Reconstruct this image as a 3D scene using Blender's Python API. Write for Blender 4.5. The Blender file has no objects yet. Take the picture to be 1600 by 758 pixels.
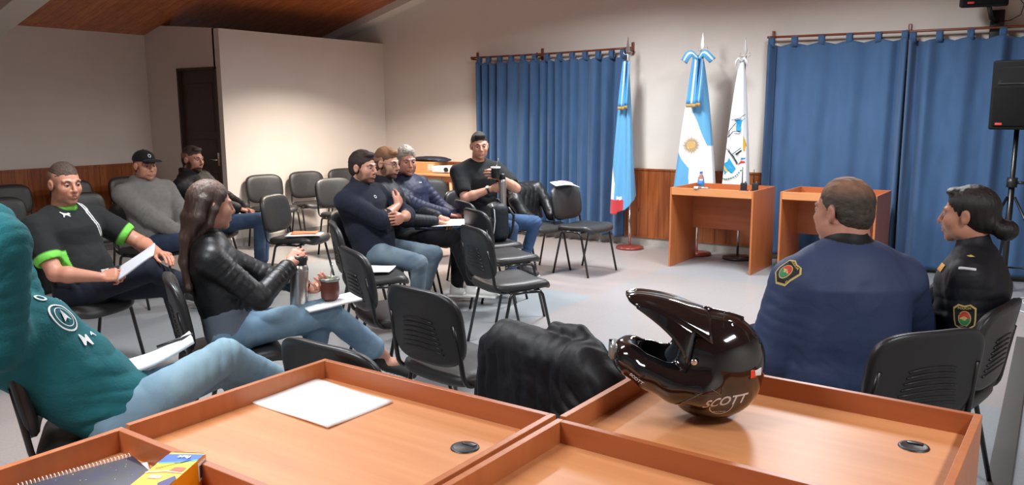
import bpy, bmesh, math, random
import numpy as np
from mathutils import Vector, Matrix
random.seed(7); np.random.seed(7)
PI=math.pi; R=math.radians
scene=bpy.context.scene; COL=scene.collection

# ------------------------------------------------------------------ camera
cam_d=bpy.data.cameras.new('camera'); cam=bpy.data.objects.new('camera',cam_d); COL.objects.link(cam)
H=1.55; F_PX=1271.0; yaw,tilt,roll=-0.591,0.1593,0.0063
cam_d.sensor_width=36; cam_d.lens=F_PX*36/1600; cam_d.clip_start=.02; cam_d.clip_end=60
fwd=Vector((math.sin(yaw)*math.cos(tilt),math.cos(yaw)*math.cos(tilt),-math.sin(tilt)))
rt=Vector((math.cos(yaw),-math.sin(yaw),0)); dn=fwd.cross(rt)
Rr=rt*math.cos(roll)+dn*math.sin(roll); Dd=dn*math.cos(roll)-rt*math.sin(roll)
m=Matrix((Rr,-Dd,-fwd)).transposed().to_4x4(); m.translation=Vector((0,0,H)); cam.matrix_world=m
scene.camera=cam
# ------------------------------------------------------------------ light
w=bpy.data.worlds.new('world'); scene.world=w; w.use_nodes=True
w.node_tree.nodes['Background'].inputs[0].default_value=(.80,.88,1,1)
w.node_tree.nodes['Background'].inputs[1].default_value=.15
scene.view_settings.view_transform='Standard'; scene.view_settings.look='None'
scene.view_settings.exposure=0.0; scene.view_settings.gamma=1; scene.view_settings.use_curve_mapping=False
def area(name,loc,sx,sy,power,color,spread=150,rot=(0,0,0)):
    d=bpy.data.lights.new(name,'AREA'); d.shape='RECTANGLE'; d.size=sx; d.size_y=sy; d.energy=power; d.color=color; d.spread=R(spread)
    o=bpy.data.objects.new(name,d); COL.objects.link(o); o.location=loc; o.rotation_euler=rot; return o
WARM=(1,.87,.73); NEUT=(.93,.97,1.0)
area('ceiling_lamp_light',(-6.35,6.75,2.5),.4,.4,105,WARM,135)
area('ceiling_lamp_light',(-3.9,6.5,2.95),.3,1.2,120,NEUT,165)
area('ceiling_lamp_light',(-1.5,6.3,2.95),.3,1.2,125,NEUT,165)
area('ceiling_lamp_light',(-3.6,2.6,3.0),1.2,.3,90,NEUT,160)
area('ceiling_lamp_light',(-2.3,.1,2.9),1.2,.4,85,NEUT,165)
area('ceiling_lamp_light',(1.1,1.7,2.9),.3,1.2,60,NEUT,165)

# ------------------------------------------------------------------ helpers
class MB:
    def __init__(s): s.v=[]; s.f=[]; s.m=[]; s.sm=[]
    def add(s,vs,fs,mi=0,smooth=False):
        b=len(s.v); s.v+= [tuple(v) for v in vs]; s.f+=[tuple(i+b for i in f) for f in fs]; s.m+=[mi]*len(fs); s.sm+=[smooth]*len(fs); return s
    def box(s,x0,x1,y0,y1,z0,z1,mi=0,M=None):
        vs=[Vector((x,y,z)) for x in(x0,x1) for y in(y0,y1) for z in(z0,z1)]
        if M is not None: vs=[M@v for v in vs]
        return s.add(vs,[(0,1,3,2),(4,6,7,5),(0,4,5,1),(2,3,7,6),(0,2,6,4),(1,5,7,3)],mi)
    def rbox(s,x0,x1,y0,y1,z0,z1,r=.01,mi=0,M=None,seg=3):
        bm=bmesh.new(); bmesh.ops.create_cube(bm,size=1)
        for v in bm.verts: v.co=Vector(((x0+x1)/2+v.co.x*(x1-x0),(y0+y1)/2+v.co.y*(y1-y0),(z0+z1)/2+v.co.z*(z1-z0)))
        r=min(r,.49*min(abs(x1-x0),abs(y1-y0),abs(z1-z0)))
        bmesh.ops.bevel(bm,geom=bm.edges[:]+bm.verts[:],offset=r,segments=seg,profile=.5,affect='EDGES')
        vs=[(M@v.co if M is not None else v.co.copy()) for v in bm.verts]; fs=[[v.index for v in f.verts] for f in bm.faces]; bm.free()
        return s.add(vs,fs,mi,True)
    def tube(s,pts,r,n=10,mi=0,caps=True,flat=None,closed=False):
        pts=[Vector(p) for p in pts]; N=len(pts); rs=r if hasattr(r,'__len__') else [r]*N
        T=[]
        for i in range(N):
            a=pts[(i-1)%N] if (closed or i>0) else pts[i]; b=pts[(i+1)%N] if (closed or i<N-1) else pts[i]
            T.append((b-a).normalized())
        up=Vector((0,0,1)) if abs(T[0].z)<.9 else Vector((0,1,0))
        if flat is not None: up=Vector(flat)
        u=(up-T[0]*up.dot(T[0])).normalized(); vs=[];fs=[]
        for i in range(N):
            u=(u-T[i]*u.dot(T[i])).normalized(); w_=T[i].cross(u)
            rr=rs[i]; ra,rb=(rr if hasattr(rr,'__len__') else (rr,rr))
            for k in range(n):
                a=2*PI*k/n; vs.append(pts[i]+u*(ra*math.cos(a))+w_*(rb*math.sin(a)))
        for i in range(N if closed else N-1):
            j=(i+1)%N
            for k in range(n): l=(k+1)%n; fs.append((i*n+k,i*n+l,j*n+l,j*n+k))
        s.add(vs,fs,mi,True)
        if caps and not closed:
            b=len(s.v)-len(vs); s.f.append(tuple(b+k for k in range(n))[::-1]); s.f.append(tuple(b+(N-1)*n+k for k in range(n))); s.m+=[mi]*2; s.sm+=[False]*2
        return s
    def lathe(s,prof,n=32,mi=0,M=None):
        vs=[];fs=[];N=len(prof)
        for (r,z) in prof:
            for k in range(n): a=2*PI*k/n; v=Vector((r*math.cos(a),r*math.sin(a),z)); vs.append(M@v if M is not None else v)
        for i in range(N-1):
            for k in range(n): l=(k+1)%n; fs.append((i*n+k,i*n+l,(i+1)*n+l,(i+1)*n+k))
        return s.add(vs,fs,mi,True)
    def grid(s,P,mi=0,closeu=False,smooth=True):   # P[i][j] points
        A=len(P);B=len(P[0]); vs=[p for row in P for p in row]; fs=[]
        for i in range(A-1):
            for j in range(B-1): fs.append((i*B+j,(i+1)*B+j,(i+1)*B+j+1,i*B+j+1))
            if closeu: fs.append((i*B+B-1,(i+1)*B+B-1,(i+1)*B,i*B))
        return s.add(vs,fs,mi,smooth)
    def prism(s,pts,z0,z1,mi=0,M=None):
        n=len(pts); vs=[Vector((x,y,z)) for z in(z0,z1) for x,y in pts]
        if M is not None: vs=[M@v for v in vs]
        return s.add(vs,[tuple(range(n))[::-1],tuple(range(n,2*n))]+[(i,(i+1)%n,n+(i+1)%n,n+i) for i in range(n)],mi)
    def build(s,name,mats,parent=None,bevel=0,solid=0,fixn=True):
        me=bpy.data.meshes.new(name); me.from_pydata(s.v,[],s.f)
        if not isinstance(mats,(list,tuple)): mats=[mats]
        for mm in mats: me.materials.append(mm)
        me.polygons.foreach_set('material_index',s.m); me.polygons.foreach_set('use_smooth',s.sm)
        if fixn:
            bm=bmesh.new(); bm.from_mesh(me); bmesh.ops.recalc_face_normals(bm,faces=bm.faces); bm.to_mesh(me); bm.free()
        me.update()
        o=bpy.data.objects.new(name,me); COL.objects.link(o)
        if parent is not None: o.parent=parent
        if bevel:
            b=o.modifiers.new('b','BEVEL'); b.width=bevel; b.segments=2; b.limit_method='ANGLE'
        if solid:
            b=o.modifiers.new('s','SOLIDIFY'); b.thickness=solid; b.offset=0
        return o
def tag(o,label,cat,group=None,kind=None):
    if label: o['label']=label
    if cat: o['category']=cat
    if group: o['group']=group
    if kind: o['kind']=kind
    return o
def thing(name,label,cat,loc=(0,0,0),rz=0,group=None):
    o=bpy.data.objects.new(name,None); COL.objects.link(o); o.location=loc; o.rotation_euler=(0,0,rz); o.empty_display_size=.1
    return tag(o,label,cat,group)
def struct(o): o['kind']='structure'; return o
def children(o): return [c for c in bpy.data.objects if c.parent==o]
def copy_tree(o,parent=None):
    c=o.copy(); COL.objects.link(c)
    if parent is not None: c.parent=parent
    for ch in children(o): copy_tree(ch,c)
    return c
# ---- materials
def mat(name,color,rough=.5,metal=0,noise=None,bump=None,coat=0,sheen=0,spec=.5,attr=False,trans=0):
    """noise=(scale,color2,amount,stretch) bump=(scale,strength,stretch)"""
    m=bpy.data.materials.new(name); m.use_nodes=True; nt=m.node_tree; b=nt.nodes['Principled BSDF']
    b.inputs['Base Color'].default_value=(*color,1); b.inputs['Roughness'].default_value=rough; b.inputs['Metallic'].default_value=metal
    b.inputs['Coat Weight'].default_value=coat; b.inputs['Coat Roughness'].default_value=.28; b.inputs['Sheen Weight'].default_value=sheen; b.inputs['Specular IOR Level'].default_value=spec
    if trans: b.inputs['Transmission Weight'].default_value=trans
    src=None
    tc=nt.nodes.new('ShaderNodeTexCoord')
    def tex(scale,stretch,detail=5):
        mp=nt.nodes.new('ShaderNodeMapping'); mp.inputs['Scale'].default_value=stretch or (1,1,1); nt.links.new(tc.outputs['Object'],mp.inputs[0])
        n=nt.nodes.new('ShaderNodeTexNoise'); n.inputs['Scale'].default_value=scale; n.inputs['Detail'].default_value=detail; nt.links.new(mp.outputs[0],n.inputs['Vector']); return n
    if attr:
        a=nt.nodes.new('ShaderNodeAttribute'); a.attribute_name='Col'; src=a.outputs['Color']
    if noise:
        n=tex(noise[0],noise[3] if len(noise)>3 else None)
        r=nt.nodes.new('ShaderNodeValToRGB'); r.color_ramp.elements[0].position=.5-noise[2]; r.color_ramp.elements[1].position=.5+noise[2]
        nt.links.new(n.outputs[0],r.inputs[0])
        if attr:
            mx=nt.nodes.new('ShaderNodeMix'); mx.data_type='RGBA'; mx.blend_type='MULTIPLY'; mx.inputs[0].default_value=1
            r.color_ramp.elements[0].color=(*noise[1],1); r.color_ramp.elements[1].color=(1,1,1,1)
            nt.links.new(src,mx.inputs[6]); nt.links.new(r.outputs[0],mx.inputs[7]); src=mx.outputs[2]
        else:
            r.color_ramp.elements[0].color=(*color,1); r.color_ramp.elements[1].color=(*noise[1],1); src=r.outputs[0]
    if src: nt.links.new(src,b.inputs['Base Color'])
    if bump:
        n=tex(bump[0],bump[2] if len(bump)>2 else None); bp=nt.nodes.new('ShaderNodeBump'); bp.inputs['Strength'].default_value=bump[1]; bp.inputs['Distance'].default_value=.004
        nt.links.new(n.outputs[0],bp.inputs['Height']); nt.links.new(bp.outputs[0],b.inputs['Normal'])
    return m
def srgb(r,g,b): return tuple((c/255/12.92 if c/255<=.04045 else ((c/255+.055)/1.055)**2.4) for c in(r,g,b))

M={}
M['wall']=mat('wall_paint',srgb(224,217,209),.85,noise=(3,srgb(219,211,202),.3),bump=(60,.08))
M['wood_ceiling']=None
M['black_fabric']=mat('black_seat_vinyl',srgb(52,52,52),.42,noise=(25,srgb(44,43,43),.3),bump=(220,.25))
M['black_plastic']=mat('black_plastic',srgb(34,35,37),.38,bump=(300,.1))
M['black_metal']=mat('black_metal',srgb(20,20,21),.35,.0,coat=.3)
M['chrome']=mat('chrome',(.75,.75,.77),.22,1)
M['steel']=mat('brushed_steel',(.62,.60,.57),.3,1,bump=(40,.1,(1,1,20)))
M['paper']=mat('white_paper',srgb(240,240,240),.7)
def wood_mat(name,c1,c2,axis,rough=.44,scale=3.0,coat=.08):
    st={'x':(.6,9,9),'y':(9,.6,9),'z':(9,9,.6)}[axis]
    m=mat(name,c1,rough,noise=(scale,c2,.22,st),coat=coat,bump=(scale*3,.05,st)); return m
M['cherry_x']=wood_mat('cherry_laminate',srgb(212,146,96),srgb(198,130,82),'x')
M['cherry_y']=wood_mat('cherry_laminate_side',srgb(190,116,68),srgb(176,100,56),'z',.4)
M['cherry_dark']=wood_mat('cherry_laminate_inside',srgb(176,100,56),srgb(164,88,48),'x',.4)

# ------------------------------------------------------------------ room
YF=8.68; XP=-7.97; YD=5.98; XW=-9.4; ZC0=2.50; SL=.28
def node_floor():
    m=bpy.data.materials.new('floor_tile'); m.use_nodes=True; nt=m.node_tree; b=nt.nodes['Principled BSDF']; N=nt.nodes.new; Lk=nt.links.new
    tc=N('ShaderNodeTexCoord'); mp=N('ShaderNodeMapping'); Lk(tc.outputs['Object'],mp.inputs[0])
    br=N('ShaderNodeTexBrick'); br.offset=0; br.inputs['Scale'].default_value=1; br.inputs['Brick Width'].default_value=1.6; br.inputs['Row Height'].default_value=1.2
    br.inputs['Mortar Size'].default_value=.0; br.inputs['Color1'].default_value=(*srgb(154,159,163),1); br.inputs['Color2'].default_value=(*srgb(170,155,148),1); br.inputs['Bias'].default_value=-.2
    Lk(mp.outputs[0],br.inputs['Vector'])
    br2=N('ShaderNodeTexBrick'); br2.offset=0; br2.inputs['Scale'].default_value=1; br2.inputs['Brick Width'].default_value=.4; br2.inputs['Row Height'].default_value=.4
    br2.inputs['Mortar Size'].default_value=.0025; br2.inputs['Color1'].default_value=(1,1,1,1); br2.inputs['Color2'].default_value=(.98,.98,.98,1); br2.inputs['Mortar'].default_value=(.90,.89,.88,1)
    Lk(mp.outputs[0],br2.inputs['Vector'])
    n=N('ShaderNodeTexNoise'); n.inputs['Scale'].default_value=90; n.inputs['Detail'].default_value=4; Lk(mp.outputs[0],n.inputs['Vector'])
    r=N('ShaderNodeValToRGB'); r.color_ramp.elements[0].position=.35; r.color_ramp.elements[0].color=(.86,.86,.86,1); r.color_ramp.elements[1].position=.65; r.color_ramp.elements[1].color=(1,1,1,1); Lk(n.outputs[0],r.inputs[0])
    a=N('ShaderNodeMix'); a.data_type='RGBA'; a.blend_type='MULTIPLY'; a.inputs[0].default_value=1; Lk(br.outputs[0],a.inputs[6]); Lk(br2.outputs[0],a.inputs[7])
    c=N('ShaderNodeMix'); c.data_type='RGBA'; c.blend_type='MULTIPLY'; c.inputs[0].default_value=1; Lk(a.outputs[2],c.inputs[6]); Lk(r.outputs[0],c.inputs[7])
    Lk(c.outputs[2],b.inputs['Base Color']); b.inputs['Roughness'].default_value=.32; b.inputs['Specular IOR Level'].default_value=.4
    return m
def node_boards(name,c1,c2,c3,width,rot=0,rough=.4,vert=True):
    m=bpy.data.materials.new(name); m.use_nodes=True; nt=m.node_tree; b=nt.nodes['Principled BSDF']; N=nt.nodes.new; Lk=nt.links.new
    tc=N('ShaderNodeTexCoord'); mp=N('ShaderNodeMapping'); mp.inputs['Rotation'].default_value=rot if rot else (0,0,0); Lk(tc.outputs['Object'],mp.inputs[0])
    # local: x across the boards, z along
    br=N('ShaderNodeTexBrick'); br.inputs['Scale'].default_value=1; br.offset=.37; br.inputs['Brick Width'].default_value=3.1; br.inputs['Row Height'].default_value=width
    br.inputs['Mortar Size'].default_value=.003; br.inputs['Color1'].default_value=(*c1,1); br.inputs['Color2'].default_value=(*c2,1); br.inputs['Mortar'].default_value=(*[x*.35 for x in c1],1)
    Lk(mp.outputs[0],br.inputs['Vector'])
    mp2=N('ShaderNodeMapping'); mp2.inputs['Scale'].default_value=(.7,9,9); Lk(mp.outputs[0],mp2.inputs[0])
    n=N('ShaderNodeTexNoise'); n.inputs['Scale'].default_value=2.2; n.inputs['Detail'].default_value=6; n.inputs['Distortion'].default_value=.8; Lk(mp2.outputs[0],n.inputs['Vector'])
    r=N('ShaderNodeValToRGB'); r.color_ramp.elements[0].position=.35; r.color_ramp.elements[0].color=(*c3,1); r.color_ramp.elements[1].position=.7; r.color_ramp.elements[1].color=(1,1,1,1); Lk(n.outputs[0],r.inputs[0])
    a=N('ShaderNodeMix'); a.data_type='RGBA'; a.blend_type='MULTIPLY'; a.inputs[0].default_value=1; Lk(br.outputs[0],a.inputs[6]); Lk(r.outputs[0],a.inputs[7])
    mp3=N('ShaderNodeMapping'); mp3.inputs['Scale'].default_value=(1.3,4,4); Lk(mp.outputs[0],mp3.inputs[0])
    v=N('ShaderNodeTexVoronoi'); v.inputs['Scale'].default_value=2.0; Lk(mp3.outputs[0],v.inputs['Vector'])
    r2=N('ShaderNodeValToRGB'); r2.color_ramp.elements[0].position=.03; r2.color_ramp.elements[0].color=(.25,.14,.08,1); r2.color_ramp.elements[1].position=.10; r2.color_ramp.elements[1].color=(1,1,1,1); Lk(v.outputs['Distance'],r2.inputs[0])
    c=N('ShaderNodeMix'); c.data_type='RGBA'; c.blend_type='MULTIPLY'; c.inputs[0].default_value=1; Lk(a.outputs[2],c.inputs[6]); Lk(r2.outputs[0],c.inputs[7])
    Lk(c.outputs[2],b.inputs['Base Color']); b.inputs['Roughness'].default_value=rough; b.inputs['Coat Weight'].default_value=.2
    return m
M['floor']=node_floor()
PIN1=srgb(176,104,52);PIN2=srgb(158,88,42)
M['wainscot_front']=node_boards('pine_wainscot_front',PIN1,PIN2,(.62,.5,.42),.135,(0,R(90),0) and (R(90),R(0),R(90)))
M['wainscot_side']=node_boards('pine_wainscot_side',PIN1,PIN2,(.62,.5,.42),.135,(0,R(90),0))
M['ceiling_boards']=node_boards('pine_ceiling',srgb(206,124,68),srgb(190,110,60),(.66,.52,.45),.12,0)
M['baseboard']=mat('grey_base_tile',srgb(176,172,166),.4,noise=(30,srgb(160,156,150),.3))
M['trim_wood']=wood_mat('stained_rail',srgb(130,62,28),srgb(104,48,22),'x',.35)

struct(MB().box(-13,3,-3,10,-.1,0).build('floor',M['floor']))
def zc(x): return ZC0+SL*(x-XW) if x<-3.0 else ZC0+SL*(-3.0-XW)-SL*(x+3.0)
# ceiling slabs (two pitches)
cb=MB()
for xa,xb in((XW-2.2,-3.0),(-3.0,3.2)):
    cb.add([(xa,-3,zc(xa)),(xb,-3,zc(xb)),(xb,10,zc(xb)),(xa,10,zc(xa)),(xa,-3,zc(xa)+.12),(xb,-3,zc(xb)+.12),(xb,10,zc(xb)+.12),(xa,10,zc(xa)+.12)],[(0,1,2,3),(4,7,6,5),(0,4,5,1),(1,5,6,2),(2,6,7,3),(3,7,4,0)])
struct(cb.build('ceiling',M['ceiling_boards']))
# front wall follows the gable
def wall_poly(name,pts,y0,y1):
    n=len(pts); mb=MB(); mb.add([(x,y0,z) for x,z in pts]+[(x,y1,z) for x,z in pts],[tuple(range(n)),tuple(range(n,2*n))[::-1]]+[(i,n+i,n+(i+1)%n,(i+1)%n) for i in range(n)])
    return struct(mb.build(name,M['wall']))
wall_poly('wall_front',[(-11.5,0),(3.0,0),(3.0,zc(3.0)),(-3.0,zc(-3.0)),(-11.5,zc(-11.5))],YF,YF+.15)
struct(MB().box(XP-.12,XP,YD,YF,0,2.50).build('wall_partition',M['wall']))
# wall with the dark door, its top sloping
d0,d1,dt=-8.78,-8.06,2.07
wd=MB(); 
def yz(pts,y0=YD,y1=YD+.12):
    n=len(pts); wd.add([(x,y0,z) for x,z in pts]+[(x,y1,z) for x,z in pts],[tuple(range(n)),tuple(range(n,2*n))[::-1]]+[(i,n+i,n+(i+1)%n,(i+1)%n) for i in range(n)])
yz([(XW-.12,0),(d0,0),(d0,2.57),(-9.06,2.592),(XW,ZC0-.002),(XW-.12,ZC0-.03)]); yz([(d0,dt),(d1,dt),(d1,2.507),(d0,2.57)]); yz([(d1,0),(XP-.12,0),(XP-.12,2.50),(d1,2.507)])
struct(wd.build('wall_back',M['wall']))
M['door']=mat('dark_brown_door',srgb(74,58,54),.5,noise=(4,srgb(66,50,46),.3,(6,6,1)))
dr=MB(); dr.box(d0+.01,d1-.01,YD+.035,YD+.075,.01,dt-.01)
for za,zb in((.15,.85),(.95,1.25),(1.35,1.9)):
    dr.box(d0+.12,d1-.12,YD+.028,YD+.04,za,zb)
do=struct(dr.build('door_1',M['door'],bevel=.004))
h=MB(); h.tube([(d1-.07,YD+.03,1.02),(d1-.07,YD-.02,1.02),(d1-.17,YD-.02,1.02)],.009); h.box(d1-.09,d1-.05,YD+.02,YD+.03,.95,1.10); h.build('door_handle',M['chrome'],do)
fr=MB(); fr.box(d0-.01,d0+.015,YD-.01,YD+.13,0,dt); fr.box(d1-.015,d1+.01,YD-.01,YD+.13,0,dt); fr.box(d0-.01,d1+.01,YD-.01,YD+.13,dt-.015,dt+.01)
struct(fr.build('trim_1',M['door']))
struct(MB().box(XW-.12,XW,-3,YD,0,ZC0).build('wall_left',M['wall']))
struct(MB().box(2.6,2.75,-3,YF,0,zc(2.6)).build('wall_right',M['wall']))
# wall behind the camera, closing the room
struct(MB().box(XW,2.6,-3.1,-3.0,0,2.5).build('wall_rear',M['wall']))
# wainscot
struct(MB().box(XW,XW+.02,-3,YD,.09,.955).box(XW,XW+.03,-3,YD,.94,.965).build('trim_2',M['wainscot_side']))
struct(MB().box(XP,2.6,YF-.02,YF,.09,.885).box(XP,2.6,YF-.03,YF,.875,.895).box(XP,2.6,YF-.028,YF,.09,.11).build('trim_3',M['wainscot_front']))
struct(MB().box(XP,2.6,YF-.012,YF,0,.09).build('baseboard_front',M['baseboard']))
struct(MB().box(XP,XP+.012,YD,YF-.012,0,.09).build('baseboard_partition',M['baseboard']))
struct(MB().box(XW,XW+.012,-3,YD,0,.09).build('baseboard_left',M['baseboard']))
# white rake beams under the boards
def rake(y0,y1,drop,name):
    mb=MB()
    for xa,xb in((XW-1.9,-3.0),(-3.0,2.6)):
        mb.add([(xa,y0,zc(xa)-drop),(xb,y0,zc(xb)-drop),(xb,y1,zc(xb)-drop),(xa,y1,zc(xa)-drop),(xa,y0,zc(xa)-.001),(xb,y0,zc(xb)-.001),(xb,y1,zc(xb)-.001),(xa,y1,zc(xa)-.001)],[(0,1,2,3),(4,7,6,5),(0,4,5,1),(1,5,6,2),(2,6,7,3),(3,7,4,0)])
    return struct(mb.build(name,M['wall']))
rake(YF-.22,YF,.10,'trim_4'); rake(4.05,4.36,.12,'trim_5')

# ------------------------------------------------------------------ desks
def tray_desk(label,loc,rz,front_rim=False,group='cherry laminate tray-top desks',W=.842,Dp=.645,grommet=None):
    """origin at the back-left corner; x to the right, y towards the user side is negative"""
    t=thing('office_desk',label,'desk',loc,rz,group)
    th=.018; Zs=.745; Zr=.80
    MB().box(th,W-th,-Dp+(th if front_rim else 0),-th,Zs-.022,Zs).build('tabletop',M['cherry_x'],t)
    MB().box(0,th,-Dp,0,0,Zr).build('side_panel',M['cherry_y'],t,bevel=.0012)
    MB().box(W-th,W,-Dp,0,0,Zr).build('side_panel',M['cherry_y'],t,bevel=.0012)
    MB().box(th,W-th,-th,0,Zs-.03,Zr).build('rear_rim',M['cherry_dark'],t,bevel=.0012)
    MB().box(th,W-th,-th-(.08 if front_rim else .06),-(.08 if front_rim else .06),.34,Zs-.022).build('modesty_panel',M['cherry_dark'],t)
    if front_rim: MB().box(th,W-th,-Dp,-Dp+th,Zs-.015,Zr).build('front_rim',M['cherry_x'],t,bevel=.0012)
    if grommet:
        g=MB(); gx,gy=grommet; 
        g.lathe([(0,.0015),(.026,.0025),(.030,.0035),(.034,.003),(.0355,0)],36,0,Matrix.Translation((gx,gy,Zs)))
        gr=g.build('cable_grommet',M['black_plastic'],t)
        MB().rbox(gx-.018,gx+.018,gy+.012,gy+.024,Zs+.0022,Zs+.0045,.002).build('cable_slot',M['black_metal'],gr)
    return t
tray_desk('cherry desk with the stack of white paper lying in its tray',(-1.836,1.694,0),-.022,grommet=(.70,-.19))
tray_desk('cherry desk with the notebook and the pencil box, near left corner',(-1.840,1.033,0),-.022)
tray_desk('cherry desk carrying the black motorcycle helmet',(-.962,2.279,0),-.035,W=.858,Dp=.605,grommet=(.735,-.17))
tray_desk('empty cherry desk in front of the helmet desk, nearest to the camera at bottom centre',(-.978,1.657,0),-.030,W=.858)
tray_desk('cherry desk by the flags with a water bottle and radios on it',(-3.17,8.22,0),-.025,True,'cherry desks by the front wall')
tray_desk('cherry desk in front of the right blue curtain, partly behind the seated officer',(-2.12,8.32,0),-.02,True,'cherry desks by the front wall')
# ------------------------------------------------------------------ chairs
def chair_proto():
    t=thing('visitor_chair','x','chair')
    W=.475
    # seat: rounded cushion with waterfall front
    def slab(nu,nv,fn): pass
    s=MB(); P=[];n=28
    outline=[]
    for k in range(56):
        a=2*PI*k/56; c,sn=math.cos(a),math.sin(a); e=.42
        outline.append((.235*math.copysign(abs(c)**e,c),.215*math.copysign(abs(sn)**e,sn)))
    def seatz(x,y,side):
        base=.452-.012*math.cos(x*6)+(.012*(y/.2) if y>0 else 0)-(.028*max(0,(y-.13)/.08)**2)
        return base
    for (k,dz,) in ((.0,.030),(.35,.030),(.7,.029),(.9,.025),(.98,.014),(1.0,0),(1.0,-.012),(.97,-.024),(.6,-.027),(.0,-.027)):
        P.append([Vector((x*k,y*k,seatz(x*k,y*k,0)+dz)) for x,y in outline])
    s.grid(P,closeu=True); s.build('seat',M['black_fabric'],t)
    # backrest cushion (front) and ribbed plastic shell (rear)
    def backpt(u,v,off):   # u across, v up ; curved, leaning backwards
        z=.665+v; lean=-.225-.055*(v+.165)/.33; y=lean+.030*(u/.235)**2*1.0-off
        return Vector((u,y,z))
    out=[]
    for k in range(64):
        a=2*PI*k/64; c,sn=math.cos(a),math.sin(a); e=.5
        wdt=.232-(.018 if sn<0 else 0)*abs(sn)
        out.append((wdt*math.copysign(abs(c)**e,c),.165*math.copysign(abs(sn)**e,sn)))
    P=[]
    for k,o in ((0,-.034),(.4,-.034),(.75,-.032),(.92,-.026),(.99,-.014),(1.0,-.002)):
        P.append([backpt(x*k,v*k,o) for x,v in out])
    MB().grid(P,closeu=True).build('backrest',M['black_fabric'],t)
    P=[]
    for k,o in ((1.0,-.002),(1.012,.004),(1.0,.012),(.95,.017),(.88,.018),(.84,.016),(.5,.016),(0,.016)):
        P.append([backpt(x*k,v*k,o) for x,v in out])
    sh=MB().grid(P,closeu=True); 
    for i in range(7):
        v=-.105+i*.022; L=.13-.006*i
        sh.tube([backpt(-L+2*L*j/8,v+.012*(1-(2*j/8-1)**2),.017) for j in range(9)],.0035,6)
    sh.build('back_shell',M['black_plastic'],t)
    # frame: inverted U each side joined front and rear, oval tube
    def arc(pts,rad=.035,n=5):
        pts=[Vector(p) for p in pts]; o=[pts[0]]
        for i in range(1,len(pts)-1):
            a=(pts[i-1]-pts[i]);b=(pts[i+1]-pts[i]); r=min(rad,a.length/2,b.length/2); p0=pts[i]+a.normalized()*r; p1=pts[i]+b.normalized()*r
            for k in range(n+1):
                q=k/n; o.append(p0*(1-q)**2+pts[i]*2*q*(1-q)+p1*q*q)
        return o+[pts[-1]]
    for s_ in(-1,1):
        MB().tube(arc([(s_*.245,.205,.0),(s_*.238,.11,.415),(s_*.238,.0,.420)]),(.0125,.0085) if 0 else .0105,8).build('leg',M['black_metal'],t)
        MB().tube(arc([(s_*.245,-.205,.0),(s_*.238,-.11,.415),(s_*.238,.0,.420)]),.0105,8).build('leg',M['black_metal'],t)
    for yy in(.10,-.10): MB().tube([(-.238,yy,.416),(.238,yy,.416)],.0095,8).build('crossbar',M['black_metal'],t)
    for s_ in(-1,1):
        bf=MB(); bf.tube(arc([(s_*.20,.02,.420),(s_*.215,-.205,.425),(s_*.212,-.225,.56),(s_*.20,-.25,.70)],.06),.0105,8)
        bf.build('back_frame',M['black_metal'],t)
    return t
CH=chair_proto(); CH_used=[False]
def chair(x,y,deg,label,group=None,scale=1.0):
    """deg: direction the chair faces, counter-clockwise from +x"""
    o=CH if not CH_used[0] else copy_tree(CH); CH_used[0]=True
    o.location=(x,y,0); o.rotation_euler=(0,0,R(deg-90)); o.scale=(scale,)*3; o['label']=label; o['category']='chair'
    o['group']=group or 'black visitor chairs'
    return o
def chairT(tx,ty,deg,label,**k):      # placed by the top of its backrest
    d=R(deg); return chair(tx+.255*math.cos(d),ty+.255*math.sin(d),deg,label,**k)
chairT(-7.86,6.40,-14,'empty black chair against the cream partition, nearest the dark door')
chairT(-7.84,7.04,-16,'empty black chair against the cream partition, second from the dark door')
chairT(-7.80,7.66,-18,'black chair against the cream partition, furthest from the dark door')
chairT(-6.74,6.44,-12,'black chair just behind the man in the navy pullover, in front of the partition')
chairT(-5.83,4.84,20,'empty black chair with an orange booklet and white papers on its seat')
chair(-4.19,4.40,25,'black chair on which the man with folded arms sits')
chair(-4.37,4.92,22,'black chair on which the bearded man with glasses sits')
chair(-4.50,5.42,18,'black chair on which the grey-haired man in the navy jacket sits')
chairT(-5.70,6.85,-25,'black chair behind the grey-haired man, in front of the table with boxes')
chairT(-3.98,3.81,50,'black chair with an open white paper pad on its seat')
chairT(-3.12,3.11,62,'empty black chair between the paper pad chair and the large near chair')
chairT(-2.17,2.54,80,'large empty black chair just past the desk with papers, ribbed back to the camera')
chairT(-1.895,1.752,88,'empty black chair tucked close behind the desk with the paper stack')
chairT(-1.33,2.18,72,'black chair with a black jacket hung over its back')
chairT(-3.07,4.14,60,'empty black chair at the near end of the front row')
chairT(-3.62,4.90,60,'empty black chair second in the front row, ahead of the backpack')
chairT(-4.06,5.34,58,'black chair in the front row carrying the backpack')
chair(-4.40,6.04,-12,'black chair of the young man in the black t-shirt')
chairT(-4.42,6.72,-10,'black chair with a black leather jacket on its back, by the left curtain')
chairT(-4.02,6.92,-6,'empty black chair near the flags with magazines draped on its back')
chair(-3.16,2.36,60,'black chair of the woman in the black leather jacket')
chair(-2.72,1.48,58,'black chair of the man in the teal sweatshirt')
chair(-4.70,2.47,14,'black chair of the man in the football jersey')
chair(-6.17,3.88,4,'black chair of the man in the grey sweatshirt and cap')
chair(-6.58,4.72,35,'black chair of the bearded man by the dark door')
chairT(-9.10,4.10,0,'empty black chair against the left wall, furthest left in the photo')
chairT(-9.08,4.75,0,'empty black chair against the left wall, behind the man in the jersey')
chairT(-9.06,5.40,0,'empty black chair against the left wall, nearest the dark door')
chairT(-7.55,4.02,2,'empty dark chair between the jersey man and the man in the cap')
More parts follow.
